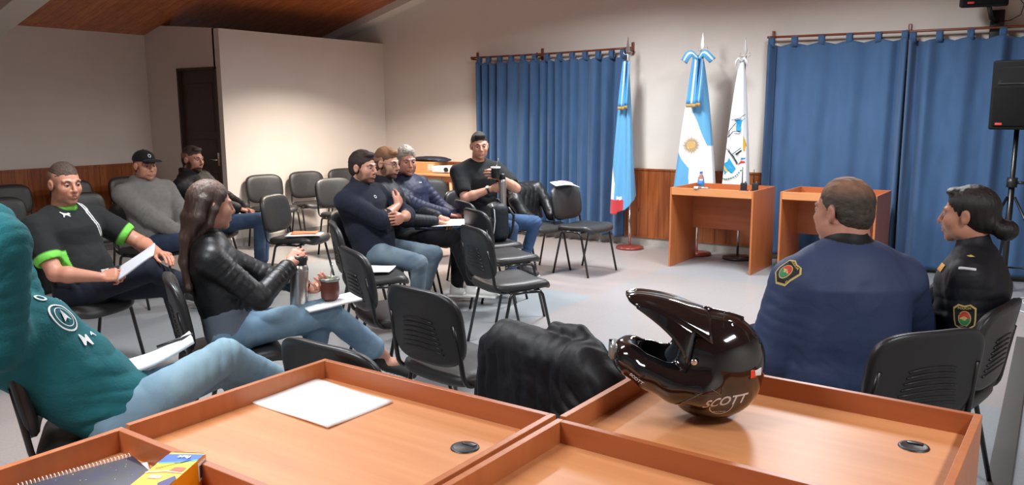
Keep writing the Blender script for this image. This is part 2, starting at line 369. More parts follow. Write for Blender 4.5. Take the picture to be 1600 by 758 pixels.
chairT(-7.75,3.40,2,'empty dark chair behind the left shoulder of the jersey man')
chairT(-.30,2.95,140,'black chair of the officer in the blue jacket')
chairT(-.13,3.52,168,'black chair of the woman officer with the hair bun')
# ------------------------------------------------------------------ implicit-surface modelling
def hash3(i,j,k):
    n=(i*374761393+j*668265263+k*2147483647+1013904223)&0xffffffff
    n=((n^(n>>13))*1274126177)&0xffffffff
    return ((n^(n>>16))&0xffff)/32767.5-1
def vnoise(p):
    i=np.floor(p).astype(np.int64); f=p-i; u=f*f*(3-2*f); r=0
    for a in(0,1):
        for b in(0,1):
            for c in(0,1):
                r=r+hash3(i[:,0]+a,i[:,1]+b,i[:,2]+c)*(u[:,0] if a else 1-u[:,0])*(u[:,1] if b else 1-u[:,1])*(u[:,2] if c else 1-u[:,2])
    return r
def fbm(p,o=3):
    r=0;a=1
    for k in range(o): r=r+a*vnoise(p*(2**k)+17.3*k); a*=.5
    return r
A_=lambda *v: np.array(v,float)
def nrm(v): v=np.asarray(v,float); return v/(np.linalg.norm(v)+1e-9)
class SDF:
    def __init__(s,h): s.h=h; s.ops=[]; s.paints=[]; s.mlist=[]
    # each op: (kind,bbox lo,hi,fn,k,color)
    def _add(s,kind,lo,hi,fn,k,col): s.ops.append((kind,np.minimum(lo,hi),np.maximum(lo,hi),fn,k,col)); return s
    def cap(s,a,b,ra,rb=None,k=.02,col=None,kind='u'):
        a=np.asarray(a,float);b=np.asarray(b,float);rb=ra if rb is None else rb; ab=b-a;L=ab@ab+1e-12
        def fn(P): 
            q=P-a; t=np.clip(q@ab/L,0,1); return np.linalg.norm(q-t[...,None]*ab,axis=-1)-(ra+(rb-ra)*t)
        r=max(ra,rb); return s._add(kind,np.minimum(a,b)-r,np.maximum(a,b)+r,fn,k,col)
    def chain(s,pts,rs,k=.02,col=None):
        for i in range(len(pts)-1): s.cap(pts[i],pts[i+1],rs[i],rs[i+1],k,col)
        return s
    def ell(s,c,r,rot=None,k=.02,col=None,kind='u'):
        c=np.asarray(c,float);r=np.asarray(r,float);Rm=np.eye(3) if rot is None else np.asarray(rot)   # columns = axes
        def fn(P):
            q=(P-c)@Rm; k0=np.linalg.norm(q/r,axis=-1); k1=np.linalg.norm(q/(r*r),axis=-1)+1e-9; return k0*(k0-1)/k1
        m_=np.abs(Rm)@r; return s._add(kind,c-m_,c+m_,fn,k,col)
    def ecap(s,a,b,ra,rb,lat,k=.04,col=None,kind='u'):
        a=np.asarray(a,float);b=np.asarray(b,float);ab=b-a;L=ab@ab+1e-12;ax=nrm(ab);lat=nrm(np.asarray(lat,float)-ax*(np.asarray(lat,float)@ax));fr=np.cross(lat,ax)
        def fn(P):
            q=P-a;t=np.clip(q@ab/L,0,1);q=q-t[...,None]*ab
            w=ra[0]+(rb[0]-ra[0])*t;d=ra[1]+(rb[1]-ra[1])*t;u=q@lat;v=q@fr;sx=q@ax
            k0=np.sqrt((u/w)**2+(v/d)**2+(sx/d)**2);k1=np.sqrt((u/w**2)**2+(v/d**2)**2+(sx/d**2)**2)+1e-6
            return np.where(k0>1e-4,k0*(k0-1)/k1,-np.minimum(w,d))
        r=max(ra+rb) if isinstance(ra,tuple) else max(*ra,*rb); return s._add(kind,np.minimum(a,b)-r,np.maximum(a,b)+r,fn,k,col)
    def box(s,c,hs,rot=None,r=.005,k=.01,col=None,kind='u'):
        c=np.asarray(c,float);hs=np.asarray(hs,float);Rm=np.eye(3) if rot is None else np.asarray(rot)
        def fn(P):
            q=np.abs((P-c)@Rm)-(hs-r); return np.linalg.norm(np.maximum(q,0),axis=-1)+np.minimum(q.max(-1),0)-r
        m_=np.abs(Rm)@hs; return s._add(kind,c-m_,c+m_,fn,k,col)
    def paint(s,c,r,col,soft=.3,rot=None,front=None): s.paints.append((np.asarray(c,float),np.asarray(r,float) if hasattr(r,'__len__') else A_(r,r,r),np.array(col),soft,np.eye(3) if rot is None else np.asarray(rot),front)); return s
    def mesh(s,base=(.5,.5,.5),post=None):
        h=s.h; lo=np.min([o[1] for o in s.ops if o[0]=='u'],axis=0)-3*h-.01; hi=np.max([o[2] for o in s.ops if o[0]=='u'],axis=0)+3*h+.01
        n=np.ceil((hi-lo)/h).astype(int)+1
        F=np.full(n,1.0,np.float32)
        ax=[lo[i]+h*np.arange(n[i]) for i in range(3)]
        for kind,l,u,fn,k,col in s.ops:
            mg=k+2.5*h+ (0.02 if kind=='u' else 0)
            i0=np.maximum(((l-mg-lo)/h).astype(int),0); i1=np.minimum(((u+mg-lo)/h).astype(int)+2,n)
            if (i1<=i0).any(): continue
            P=np.stack(np.meshgrid(*[ax[i][i0[i]:i1[i]] for i in range(3)],indexing='ij'),-1)
            d=fn(P).astype(np.float32); sl=tuple(slice(i0[i],i1[i]) for i in range(3)); G=F[sl]
            if kind=='u':
                if k>0: t=np.clip(.5+.5*(G-d)/k,0,1); F[sl]=G*(1-t)+d*t-k*t*(1-t)
                else: F[sl]=np.minimum(G,d)
            elif kind=='s':
                t=np.clip(.5-.5*(G+d)/max(k,1e-5),0,1); F[sl]=G*(1-t)+(-d)*t+k*t*(1-t)
            elif kind=='i': F[sl]=np.maximum(G,d)
        F[0]=F[-1]=1;F[:,0]=F[:,-1]=1;F[:,:,0]=F[:,:,-1]=1
        # surface nets
        S=F<0; c=np.zeros(n-1,int)
        for a in(0,1):
            for b in(0,1):
                for d_ in(0,1): c+=S[a:n[0]-1+a,b:n[1]-1+b,d_:n[2]-1+d_]
        act=(c>0)&(c<8); idx=np.full(n-1,-1,int); cells=np.argwhere(act); idx[act]=np.arange(len(cells))
        acc=np.zeros((len(cells),3));cnt=np.zeros(len(cells))
        cx,cy,cz=cells.T
        for axis in range(3):
            o=[i for i in range(3) if i!=axis]
            for a in(0,1):
                for b in(0,1):
                    e=np.zeros(3,int);e[o[0]]=a;e[o[1]]=b;e2=e.copy();e2[axis]=1
                    f0=F[cx+e[0],cy+e[1],cz+e[2]];f1=F[cx+e2[0],cy+e2[1],cz+e2[2]]; m_=(f0<0)!=(f1<0)
                    t=np.where(m_,f0/(f0-f1+1e-12),0); p=np.tile(e.astype(float),(len(cells),1)); p[:,axis]=t
                    acc[m_]+=p[m_];cnt[m_]+=1
        V=lo+h*(cells+acc/np.maximum(cnt,1)[:,None])
        quads=[]
        for axis in range(3):
            o=[(axis+1)%3,(axis+2)%3]
            sl0=[slice(1,n[i]-1) for i in range(3)];sl0[axis]=slice(0,n[axis]-1); sl1=list(sl0);sl1[axis]=slice(1,n[axis])
            a=S[tuple(sl0)];b=S[tuple(sl1)];E=np.argwhere(a!=b)
            if len(E)==0: continue
            fl=a[a!=b]; E=E+np.array([1 if i!=axis else 0 for i in range(3)])
            def cell(da,db):
                q=E.copy();q[:,o[0]]-=da;q[:,o[1]]-=db;return idx[q[:,0],q[:,1],q[:,2]]
            Q=np.stack([cell(1,1),cell(0,1),cell(0,0),cell(1,0)],1); Q[~fl]=Q[~fl][:,::-1]; quads.append(Q)
        Q=np.concatenate(quads)
        # light smoothing
        for it in range(2):
            ac=np.zeros_like(V);ct=np.zeros(len(V))
            for a,b in((0,1),(1,2),(2,3),(3,0)):
                np.add.at(ac,Q[:,a],V[Q[:,b]]);np.add.at(ac,Q[:,b],V[Q[:,a]]);np.add.at(ct,Q[:,a],1);np.add.at(ct,Q[:,b],1)
            V=V*.5+.5*ac/ct[:,None]
        C=np.tile(np.array(base,float),(len(V),1))
        best=np.full(len(V),9.)
        if any(o[5] is not None for o in s.ops):
            for kind,l,u,fn,k,col in s.ops:
                if kind!='u': continue
                mk=((V>l-.03)&(V<u+.03)).all(1)
                if mk.any():
                    d=np.full(len(V),9.); d[mk]=fn(V[mk]); b=d<best; best[b]=d[b]; C[b]=np.array(col if col is not None else base)
        for c_,r,col,soft,Rm,front in s.paints:
            q=(V-c_)@Rm; kk=np.linalg.norm(q/r,axis=1); w_=np.clip((1-kk)/soft,0,1); w_=w_*w_*(3-2*w_); C=C*(1-w_[:,None])+col*w_[:,None]
        # normals for displacement
        nr=np.cross(V[Q[:,2]]-V[Q[:,0]],V[Q[:,3]]-V[Q[:,1]]); vn=np.zeros_like(V)
        for a in range(4): np.add.at(vn,Q[:,a],nr)
        vn/=np.linalg.norm(vn,axis=1)[:,None]+1e-12
        if post: V,C=post(V,vn,C)
        return V,Q,C
def shell_obj(name,shells,material,parent,smooth=True):
    V=[];Q=[];C=[];b=0
    for v,q,c in shells: V.append(v);Q.append(q+b);C.append(c);b+=len(v)
    V=np.concatenate(V);Q=np.concatenate(Q);C=np.concatenate(C)
    me=bpy.data.meshes.new(name); me.vertices.add(len(V)); me.vertices.foreach_set('co',V.astype(np.float32).ravel())
    me.loops.add(Q.size); me.loops.foreach_set('vertex_index',Q.astype(np.int32).ravel()); me.polygons.add(len(Q))
    me.polygons.foreach_set('loop_start',np.arange(0,Q.size,4,dtype=np.int32)); 
    try: me.polygons.foreach_set('loop_total',np.full(len(Q),4,np.int32))
    except Exception: pass
    me.polygons.foreach_set('use_smooth',np.full(len(Q),smooth)); me.update(calc_edges=True)
    at=me.color_attributes.new('Col','FLOAT_COLOR','POINT'); at.data.foreach_set('color',np.concatenate([C,np.ones((len(C),1))],1).astype(np.float32).ravel())
    me.materials.append(material); me.validate()
    o=bpy.data.objects.new(name,me); COL.objects.link(o)
    if parent is not None: o.parent=parent
    return o
def wrinkle(amp=.004,freq=9,folds=(),stretch=(1,1,1),seed=0,pattern=None):
    def post(V,N,C):
        p=V*np.array(stretch)*freq+seed*7.7
        w_=fbm(p+.6*fbm(p*.7+3,2)[:,None],3); r=1-2*np.abs(w_); d=amp*(.35*r+.3*w_)
        for f in folds:
            c,rad,axis,lam,am=f; q=V-np.asarray(c); a=nrm(axis); e=np.exp(-(q*q).sum(1)/(rad*rad))
            ph=(q@a)*2*PI/lam*.75+4.2*vnoise(V*5.5+seed)+1.2*vnoise(V*14+seed); md_=.25+.75*np.clip(.5+vnoise(V*6.5+seed*3+9),0,1); d=d+am*1.15*e*md_*(np.abs(np.sin(ph*.5))**.8-.5)
        V=V+N*d[:,None]
        if pattern: C=pattern(V,C)
        return V,C
    return post
# ---- materials for people
M['skin']=mat('skin',(.6,.35,.25),.48,attr=True,bump=(140,.08)); M['skin'].node_tree.nodes['Principled BSDF'].inputs['Subsurface Weight'].default_value=.12
M['skin'].node_tree.nodes['Principled BSDF'].inputs['Subsurface Radius'].default_value=(.012,.005,.003); M['skin'].node_tree.nodes['Principled BSDF'].inputs['Subsurface Scale'].default_value=.6
M['hair']=mat('hair',(.05,.03,.02),.62,attr=True,bump=(160,.9,(3,3,1)))
M['hair_long']=mat('hair_long',(.05,.03,.02),.45,attr=True,bump=(120,.45,(5,5,.35)))
M['cloth']=mat('cotton',(.1,.1,.1),.85,attr=True,noise=(12,(.82,.82,.82),.35),bump=(260,.25),sheen=.04,spec=.3)
M['fleece']=mat('fleece',(.1,.1,.1),.95,attr=True,noise=(30,(.78,.78,.78),.35),bump=(120,.5),sheen=.04,spec=.25)
M['denim']=mat('denim',(.1,.1,.1),.85,attr=True,noise=(10,(.78,.80,.84),.3),bump=(320,.35))
M['nylon']=mat('nylon',(.1,.1,.1),.58,attr=True,bump=(40,.35),spec=.35)
M['leather']=mat('leather',(.1,.1,.1),.46,attr=True,bump=(90,.25))
M['shoe']=mat('shoe',(.1,.1,.1),.6,attr=True,bump=(200,.2))
# ---- anatomy. local frame of a person: X right, Y forward, Z up, origin on the floor under the pelvis
def rotm(yaw=0,pitch=0,roll=0):   # degrees; yaw + turns to the left, pitch + looks up, roll + tilts head to right
    return np.array(Matrix.Rotation(R(yaw),3,'Z')@Matrix.Rotation(R(pitch),3,'X')@Matrix.Rotation(R(roll),3,'Y'))
def ik(a,b,l1,l2,hint):
    a=np.asarray(a,float);b=np.asarray(b,float);d=b-a;L=np.linalg.norm(d);
    if L>(l1+l2)*.995: b=a+d*(l1+l2)*.995/L; d=b-a; L=np.linalg.norm(d)
    x=(l1*l1-l2*l2+L*L)/(2*L);hh=math.sqrt(max(l1*l1-x*x,1e-8));u=d/L;hv=np.asarray(hint,float);hv=nrm(hv-u*(hv@u));return a+u*x+hv*hh,b
def hand(sd,wrist,dirv,palm,side,curl=.5,thumb=.5,scale=1.0,spread=1.0,col=None,curls=None):
    """dirv: wrist->knuckles, palm: normal out of the palm, side=+1 thumb lies towards cross(palm,dir)... """
    y=nrm(dirv);z=nrm(np.asarray(palm)-y*(np.asarray(palm)@y));x=np.cross(y,z)*side   # x: towards the thumb
    w=np.asarray(wrist,float);S=scale
    L=lambda a,b,c: w+S*(x*a+y*b+z*c)
    sd.ecap(L(-.0,.012,0),L(.0,.078,0),(.028*S,.016*S),(.040*S,.0135*S),x,k=.012,col=col)
    sd.cap(L(.018,.018,.006),L(.034,.052,.010),.017*S,.013*S,.012,col)
    fl=((.030,.088,.041,.026,.021,.0088),(.010,.092,.046,.029,.022,.0091),(-.011,.088,.042,.027,.021,.0086),(-.031,.078,.033,.021,.019,.0076))
    for i,(fx,fy,l1,l2,l3,r) in enumerate(fl):
        c=curls[i] if curls else curl*(1+.12*i); th=0.12+c*.9; p=L(fx,fy-.014,0); d_spread=.05*(1.3-i)*spread
        sd.cap(L(fx*.8,.03,0),p,.011*S,r*1.12*S,.010,col)
        for l,dth in((l1,c*1.05),(l2,c*.9),(l3,0)):
            dv=nrm(y*math.cos(th)+z*math.sin(th)+x*d_spread*math.cos(th)); q=p+dv*l*S; sd.cap(p,q,r*S,r*.93*S,.0025,col); p=q; th+=dth
    t=thumb; p0=L(.030,.030,.008); p1=p0+S*.036*nrm(x*(.75-.45*t)+y*.75+z*(.15+.65*t)); p2=p1+S*.030*nrm(x*(.35-.65*t)+y*.9+z*(.15+.75*t)); p3=p2+S*.022*nrm(x*(.05-.6*t)+y*.95+z*(.1+.7*t))
    sd.cap(p0,p1,.0135*S,.0108*S,.008,col).cap(p1,p2,.0105*S,.0095*S,.003,col).cap(p2,p3,.0095*S,.0075*S,.003,col)
def head_sdf(c,Rm,skin,sc=1.0,fem=False,beard=None,brow=(.03,.02,.015),lip=None,h=.0034,jaw=1.0,neck_to=None,neck_r=.057,stub=.0,fat=0,lipred=.3,scalp=None,scalp_a=.8):
    s=SDF(h); P=lambda x,y,z: np.asarray(c)+Rm@(A_(x,y,z)*sc)
    k=.018*sc
    E=lambda x,y,z,a,b,d,k_=k,kind='u',rt=None: s.ell(P(x,y,z),A_(a,b,d)*sc,Rm if rt is None else Rm@rt,k_,None,kind)
    Cc=lambda a,b,ra,rb,k_=.008: s.cap(P(*a),P(*b),ra*sc,rb*sc,k_)
    E(0,-.018,.038,.075,.096,.080); E(0,.040,.000,.060,.052,.085); 
    E(0,.030,-.055,.056*jaw,.058,.052,.022); E(0,.072,-.092,.024*jaw,.020,.018,.02)
    for q in(-1,1):
        E(q*.036,.052,-.022,.028,.036,.030,.02)          # cheek
        E(q*.048*jaw,.012,-.062,.016,.034,.026,.02)      # jaw corner
        Cc((q*.012,.090,.026),(q*.046,.076,.028),.0095,.008,.010)   # brow ridge
        E(q*.031,.098,.007,.019,.015,.012,.010,'s')      # socket
        Cc((q*.012,.094,-.030),(q*.015,.088,-.032),.0085,.0075,.006)  # nostril wing
        if fat: E(q*.045,.035,-.055,.024*fat,.036,.032,.02)
    Cc((0,.090,.020),(0,.112,-.022),.0085,.0105,.010); E(0,.109,-.028,.0115,.0115,.0095,.008)
    E(0,.084,-.052,.028,.016,.020,.012)
    Cc((-.019,.092,-.0535),(0,.0995,-.0520),.0048,.0058,.004); Cc((.019,.092,-.0535),(0,.0995,-.0520),.0048,.0058,.004)
    Cc((-.016,.091,-.0625),(0,.0975,-.0640),.0055,.0072,.004); Cc((.016,.091,-.0625),(0,.0975,-.0640),.0055,.0072,.004)
    s.cap(P(-.022,.103,-.058),P(.022,.103,-.058),.0032*sc,.0032*sc,.003,None,'s'); 
    for q in(-1,1):
        rt=np.array(Matrix.Rotation(q*.30,3,'Z')@Matrix.Rotation(.15,3,'X'))
        E(q*.0765,-.006,.0,.0085,.019,.031,.005,'u',rt); E(q*.086,-.002,.002,.006,.010,.018,.004,'s',rt)
    nb=P(0,-.022,-.050); 
    if neck_to is not None:
        s.cap(nb,neck_to,neck_r*sc*.95,neck_r*sc*1.05,.025)
    if lip is None: lip=(skin[0]*.80,skin[1]*.50,skin[2]*.50)
    dark=np.array(skin)*.78
    for q in(-1,1):
        s.paint(P(q*.031,.090,.006),A_(.021,.022,.014)*sc,np.array(skin)*.62,.8,Rm)
        s.paint(P(q*.031,.094,.0300),A_(.022,.022,.0085)*sc,brow,.6,Rm@np.array(Matrix.Rotation(-q*.12,3,'Y')))
        s.paint(P(q*.036,.075,-.030),A_(.026,.03,.022)*sc,np.array(skin)*A_(1.06,.88,.86),1.,Rm)
    s.paint(P(0,.094,-.058),A_(.024,.014,.0105)*sc,lip,.5,Rm)
    s.paint(P(0,.11,-.028),A_(.016,.016,.014)*sc,np.array(skin)*A_(1.05,.85,.82),1.,Rm)
    if scalp is not None:
        hc=np.array(scalp)*scalp_a+np.array(skin)*(1-scalp_a)
        s.paint(P(0,-.062,.045),A_(.100,.112,.105)*sc,hc,.16,Rm); s.paint(P(0,.0,.105),A_(.085,.085,.045)*sc,hc,.3,Rm)
        for q in(-1,1): s.paint(P(q*.088,-.006,.0),A_(.020,.024,.036)*sc,skin,.3,Rm)
    if stub: 
        tc=np.array(skin)*(1-stub)+np.array(beard if beard is not None else (.05,.04,.035))*stub
        s.paint(P(0,.050,-.090),A_(.075,.080,.048)*sc,tc,.35,Rm); s.paint(P(0,.098,-.0435),A_(.030,.020,.0085)*sc,tc,.5,Rm)
        for q in(-1,1): s.paint(P(q*.062,.015,-.045),A_(.034,.042,.050)*sc,tc,.5,Rm)
        s.paint(P(0,.097,-.058),A_(.02,.012,.007)*sc,lip,.4,Rm)
    return s
def eyes(c,Rm,sc=1.0,closed=.35,skin=(.6,.35,.25)):
    """eyeballs with iris and lids as small shells"""
    out=[]
    for q in(-1,1):
        o=np.asarray(c)+Rm@(A_(q*.031,.0795,.007)*sc); g=SDF(.0016*sc); g.ell(o,A_(.0125,.0125,.0125)*sc,Rm,0)
        V,Q,C=g.mesh((.42,.40,.39)); f=Rm@A_(0,1,0); d=(V-o)@f/(.0125*sc); C[d>.80]=(.05,.03,.02); C[d>.95]=(.006,.006,.006); out.append((V,Q,C))
        l=SDF(.0018*sc); l.ell(o,A_(.0142,.0142,.0142)*sc,Rm,0); l.ell(o+Rm@(A_(0,.010,-.0062-.0*closed)*sc),A_(.03,.02,.0072)*sc,Rm,.001,None,'s')
        l.ell(o+Rm@(A_(0,.012,-.0005)*sc),A_(.0150,.02,.0033)*sc,Rm,.001,None,'s')
        out.append(l.mesh(np.array(skin)*.82))
    return out
# ------------------------------------------------------------------ people
SKIN=srgb(196,142,118)
class Person:
    def __init__(s,label,x,y,deg,group=None,name='person'):
        s.t=thing(name,label,'person',(x,y,0),R(deg-90),group); s.j={}
    def pose(s,pz=.57,lean=0,side=0,T=.50,bend=0,twist=0,sh=.185,head=(0,0,0),neck=(0,.035,.150),hsc=1.0,hip=.095,build=1.0,shz=-.078):
        """lean: torso leaning forward (deg); bend: extra forward bend of the upper half; twist: shoulders turned to the left"""
        s.b=build; s.pz=pz; p=A_(0,0,pz); l,sd=R(lean),R(side)
        up=nrm(A_(math.sin(sd),math.sin(l),math.cos(l)*math.cos(sd))); up2=nrm(up+A_(0,math.tan(R(bend)),0))
        w=p+up*T*.40; n=w+up2*T*.60
        Tw=np.array(Matrix.Rotation(R(twist),3,'Z')); lat=Tw@A_(1,0,0); lat=nrm(lat-up2*(lat@up2)); s.up2=up2; s.lat=lat; s.fr=np.cross(up2,lat)
        s.j.update(p=p,w=w,n=n,c=w+(n-w)*.55,rs=n+lat*sh*build+up2*shz,ls=n-lat*sh*build+up2*shz,rh=p+A_(hip,0,-.01),lh=p+A_(-hip,0,-.01))
        s.HR=rotm(*head); s.hsc=hsc
        s.j['h']=n+A_(*neck) ; return s
    def arm(s,side,wrist,hint,l1=.29,l2=.25):
        k='r' if side>0 else 'l'; e,w=ik(s.j[k+'s'],wrist,l1,l2,hint); s.j[k+'e']=e; s.j[k+'w']=w; return s
    def leg(s,side,knee,ankle,l1=.43,l2=.41,toe=None):
        k='r' if side>0 else 'l'; hp=s.j[k+'h']; kn=hp+nrm(A_(*knee)-hp)*l1; an=kn+nrm(A_(*ankle)-kn)*l2; s.j[k+'k']=kn; s.j[k+'a']=an
        s.j[k+'t']=nrm(A_(*toe)) if toe else nrm(A_(an[0]*.3-0,1,-.05)); return s
    def body(s,skin=SKIN,arms='hands',hands=(),headk=None,neck_r=.057,shins=(),hair=None):
        j=s.j;b=s.b; sh=[]
        hk=dict(headk or {}); s.skin=skin
        g=head_sdf(j['h'],s.HR,skin,s.hsc,neck_to=j['n']+s.up2*(-.03)+s.fr*.0,neck_r=neck_r,**hk); sh.append(g.mesh(skin)); sh+=eyes(j['h'],s.HR,s.hsc,skin=skin)
        core=SDF(.013); core.ecap(j['p'],j['w'],(.13*b,.09*b),(.115*b,.085*b),(1,0,0)).ecap(j['w'],j['c'],(.115*b,.085*b),(.13*b,.09*b),s.lat).ecap(j['c'],j['n']-s.up2*.05,(.13*b,.09*b),(.12*b,.06),s.lat)
        core.cap(j['n']-s.up2*.06,j['n'],.05,.045)
        for k in 'rl':
            core.cap(j[k+'s'],j[k+'e'],.042,.036)
            if k+'k' in j: core.cap(j[k+'h'],j[k+'k'],.068,.044).cap(j[k+'k'],j[k+'a'],.042,.032)
        sh.append(core.mesh(skin))
        for k,sd in (('r',1),('l',-1)):
            if k+'w' not in j: continue
            a=SDF(.0045); e,w=j[k+'e'],j[k+'w']; m_=e+(w-e)*.28
            if arms=='bare': a.cap(j[k+'s']+(e-j[k+'s'])*.35,e,.047*b,.041*b,.02)
            a.cap(e,m_,.039*b,.043*b,.015).cap(m_,w,.042*b,.026,.015)
            sh.append(a.mesh(skin))
        for hd in hands:
            k,dv,palm=hd[0],hd[1],hd[2]; kw=hd[3] if len(hd)>3 else {}
            a=SDF(.0034); side=1 if k=='r' else -1
            w=j[k+'w']; f=nrm(w-j[k+'e']); a.cap(w-f*.05,w+f*.004,.027,.024,.012)
            # thumb side: right hand, palm facing down, thumb to the left
            hand(a,w,dv,palm,-side if kw.pop('flip',False) else side,**kw); sh.append(a.mesh(np.array(skin)*A_(1.03,.96,.95)))
        for k in shins:
            a=SDF(.006); a.cap(j[k+'k']+(j[k+'a']-j[k+'k'])*.5,j[k+'a'],.045,.034); a.ell(j[k+'a']+j[k+'t']*.05-A_(0,0,.03),(.035,.06,.035)); sh.append(a.mesh(skin))
        o=shell_obj('body',sh,M['skin'],s.t); return s
    def top(s,name,col,m,sleeve='long',loose=.012,h=.0075,belly=0,seed=1,amp=.005,freq=9,hem=.06,collar=None,extra=None,pattern=None,cuff=None,chest=1.0,shoulder=.062,armr=(.058,.050,.040),folds=(),waistw=1.0,k=.035,hang=None,sleeve_len=.62,foldamp=.005,hemdrop=None,collar_col=None,lowcut=None):
        j=s.j;b=s.b; g=SDF(h); L=loose; up=s.up2
        pb=j['p']-nrm(j['w']-j['p'])*hem*.3
        g.ecap(pb,j['w'],((.165*waistw)*b+L,.118*b+L),((.150*waistw)*b+L,.112*b+L),(1,0,0),k,col)
        g.ecap(j['w'],j['c'],((.150*waistw)*b+L,.112*b+L),((.165*chest)*b+L,.118*b+L),s.lat,k,col)
        g.ecap(j['c'],j['n']-up*.055,((.165*chest)*b+L,.118*b+L),(.135*b+L,.075+L),s.lat,k,col)
        for q,kk in((1,'r'),(-1,'l')): g.cap(j['n']-up*.015+s.lat*q*.02,j[kk+'s']+up*.0,.056,(shoulder+L*.4)*.92,.05,col)
        if belly: g.ell((j['p']+j['w'])/2+A_(0,.085+belly*.35,.02),(.13+belly*.5,.06+belly,.12),None,.05,col)
        fl=list(folds); cuts=[]
        for q,kk in((1,'r'),(-1,'l')):
            if kk+'w' not in j: continue
            S_,E_,W_=j[kk+'s'],j[kk+'e'],j[kk+'w']; r0,r1,r2=[r*b+L*.5 for r in armr]
            if sleeve=='long':
                g.cap(S_,E_,r0,r1,.03,col); end=E_+(W_-E_)*(cuff[0] if cuff else .90); g.cap(E_,end,r1,r2,.018,col)
                if cuff and len(cuff)>1: g.cap(end-(W_-E_)*.10,end,r2*.92,r2*.92,.006,cuff[1])
                ax=nrm(W_-E_); fl.append((E_,.10,nrm(nrm(E_-S_)+ax),.026,foldamp)); fl.append((S_+(E_-S_)*.45,.12,nrm(E_-S_),.034,foldamp*.7)); fl.append((E_+(W_-E_)*.6,.10,ax,.022,foldamp*.8))
            else:
                e2=S_+(E_-S_)*sleeve_len; u_=nrm(E_-S_); g.cap(S_,e2,r0,r0*.98,.03,col); cuts.append((e2+u_*.105,e2+u_*.16,.088,.10))
        fl.append((j['w']+A_(0,.08,-.03),.16,(0,.25,1),.045,foldamp)); 
        for c_ in cuts: g.cap(c_[0],c_[1],c_[2],c_[3],.004,None,'s')
        if collar: 
            n=j['n']; r,hh=collar; g.ecap(n-up*.02+A_(0,.005,0),n+up*hh+A_(0,.014,0),(r+.012,r+.014),(r,r+.002),s.lat,.02,collar_col if collar_col is not None else col)
            g.cap(n+up*(hh*.6)+A_(0,.012,0),n+up*(hh+.09)+A_(0,.04,0),r-.016,r-.004,.012,None,'s')
        else: g.cap(j['n']+up*.012+A_(0,.012,0),j['n']+up*.09+A_(0,.035,0),.056,.080,.012,None,'s')
        if extra: extra(g,s)
        sh=g.mesh(col,wrinkle(amp,freq,fl,seed=seed,pattern=pattern)); o=shell_obj(name,[sh],M[m],s.t); return o
    def bottoms(s,col,m='denim',name='trousers',r=(.088,.064,.056,.048),h=.008,seed=3,amp=.005,lowlen=.93,pattern=None,hipw=.16,extra=None,foldamp=.006):
        j=s.j;b=s.b; g=SDF(h); g.ecap(j['p']+A_(-.03,0,.0),j['p']+A_(.03,0,.0),(.10,.115),(.10,.115),(0,1,0),.03,col); g.ecap(j['p']-A_(0,0,.03),j['p']+nrm(j['w']-j['p'])*.07,(hipw*b,.115*b),(hipw*.95*b,.108*b),(1,0,0),.03,col); fl=[]
        for k in 'rl':
            if k+'k' not in j: continue
            H_,K_,A=j[k+'h'],j[k+'k'],j[k+'a']; e=K_+(A-K_)*lowlen
            g.cap(H_,K_,r[0]*b,r[1],.035,col).cap(K_,e,r[2],r[3],.018,col); u=nrm(nrm(K_-H_)+nrm(A-K_)); fl+= [(K_,.10,u,.030,foldamp),(H_+(K_-H_)*.15,.13,nrm(K_-H_),.040,foldamp),(K_+(A-K_)*.75,.12,nrm(A-K_),.035,foldamp*.8)]
        if extra: extra(g,s)
        sh=g.mesh(col,wrinkle(amp,7,fl,seed=seed,pattern=pattern)); o=shell_obj(name,[sh],M[m],s.t); return o
    def shoes(s,col=(.03,.03,.03),sole=(.6,.6,.6),ks='rl',accent=None,label=None,boot=False):
        for k in ks:
            A=s.j[k+'a']; t=s.j[k+'t']; upv=nrm(A_(0,0,1)-t*t[2]); x=np.cross(t,upv); Rm=np.stack([x,t,upv],1); g=SDF(.0055); P=lambda a,b_,c: A+Rm@A_(a,b_,c)
            if s.j[k+'a'][2]<.16: pass
            g.cap(P(0,-.015,.01),P(0,-.02,-.045),.040,.040,.02,col).ell(P(0,.075,-.048),(.044,.115,.034),Rm,.03,col).ell(P(0,.145,-.055),(.044,.05,.026),Rm,.02,col)
            g.box(P(0,.055,-.080),(.045,.135,.010),Rm,.009,.004,sole)
            g.box(P(0,.05,-.12),(.1,.3,.032),Rm,.001,.001,None,'s')
            g.cap(P(0,-.01,.03),P(0,-.01,.08),.036,.05,.004,None,'s')
            for i in range(4): g.cap(P(-.022,.035+.022*i,-.012-.007*i),P(.022,.035+.022*i,-.012-.007*i),.0035,.0035,.001,accent if accent is not None else tuple(np.array(col)*1.8+.02))
            o=shell_obj('shoe',[g.mesh(col)],M['shoe'],s.t)
            if label: o['label']=label
        return s
    def hair(s,style='short',col=(.03,.02,.015),top=.014,sides=.004,h=.0035,seed=1,name='hair',label=None,m='hair',length=0,fr=.0,curly=0,extra=None,hl=0):
        c,Rm,sc=s.j['h'],s.HR,s.hsc; g=SDF(h); P=lambda x,y,z: c+Rm@(A_(x,y,z)*sc)
        E=lambda x,y,z,a,b,d,k_=.012,kind='u',cc=None,rt=None: g.ell(P(x,y,z),A_(a,b,d)*sc,Rm if rt is None else Rm@rt,k_,cc,kind)
        E(0,-.018,.038,.075+sides,.096+sides,.080+top*.6); E(0,-.010+fr*.2,.052+top*.35,.068+sides*.6,.088+top*.25,.072+top*.7)
        E(0,-.042,-.005,.068+sides,.068+sides,.070)
        if fr: E(0,.058,.098,.050,.030+fr*.3,.016+fr)
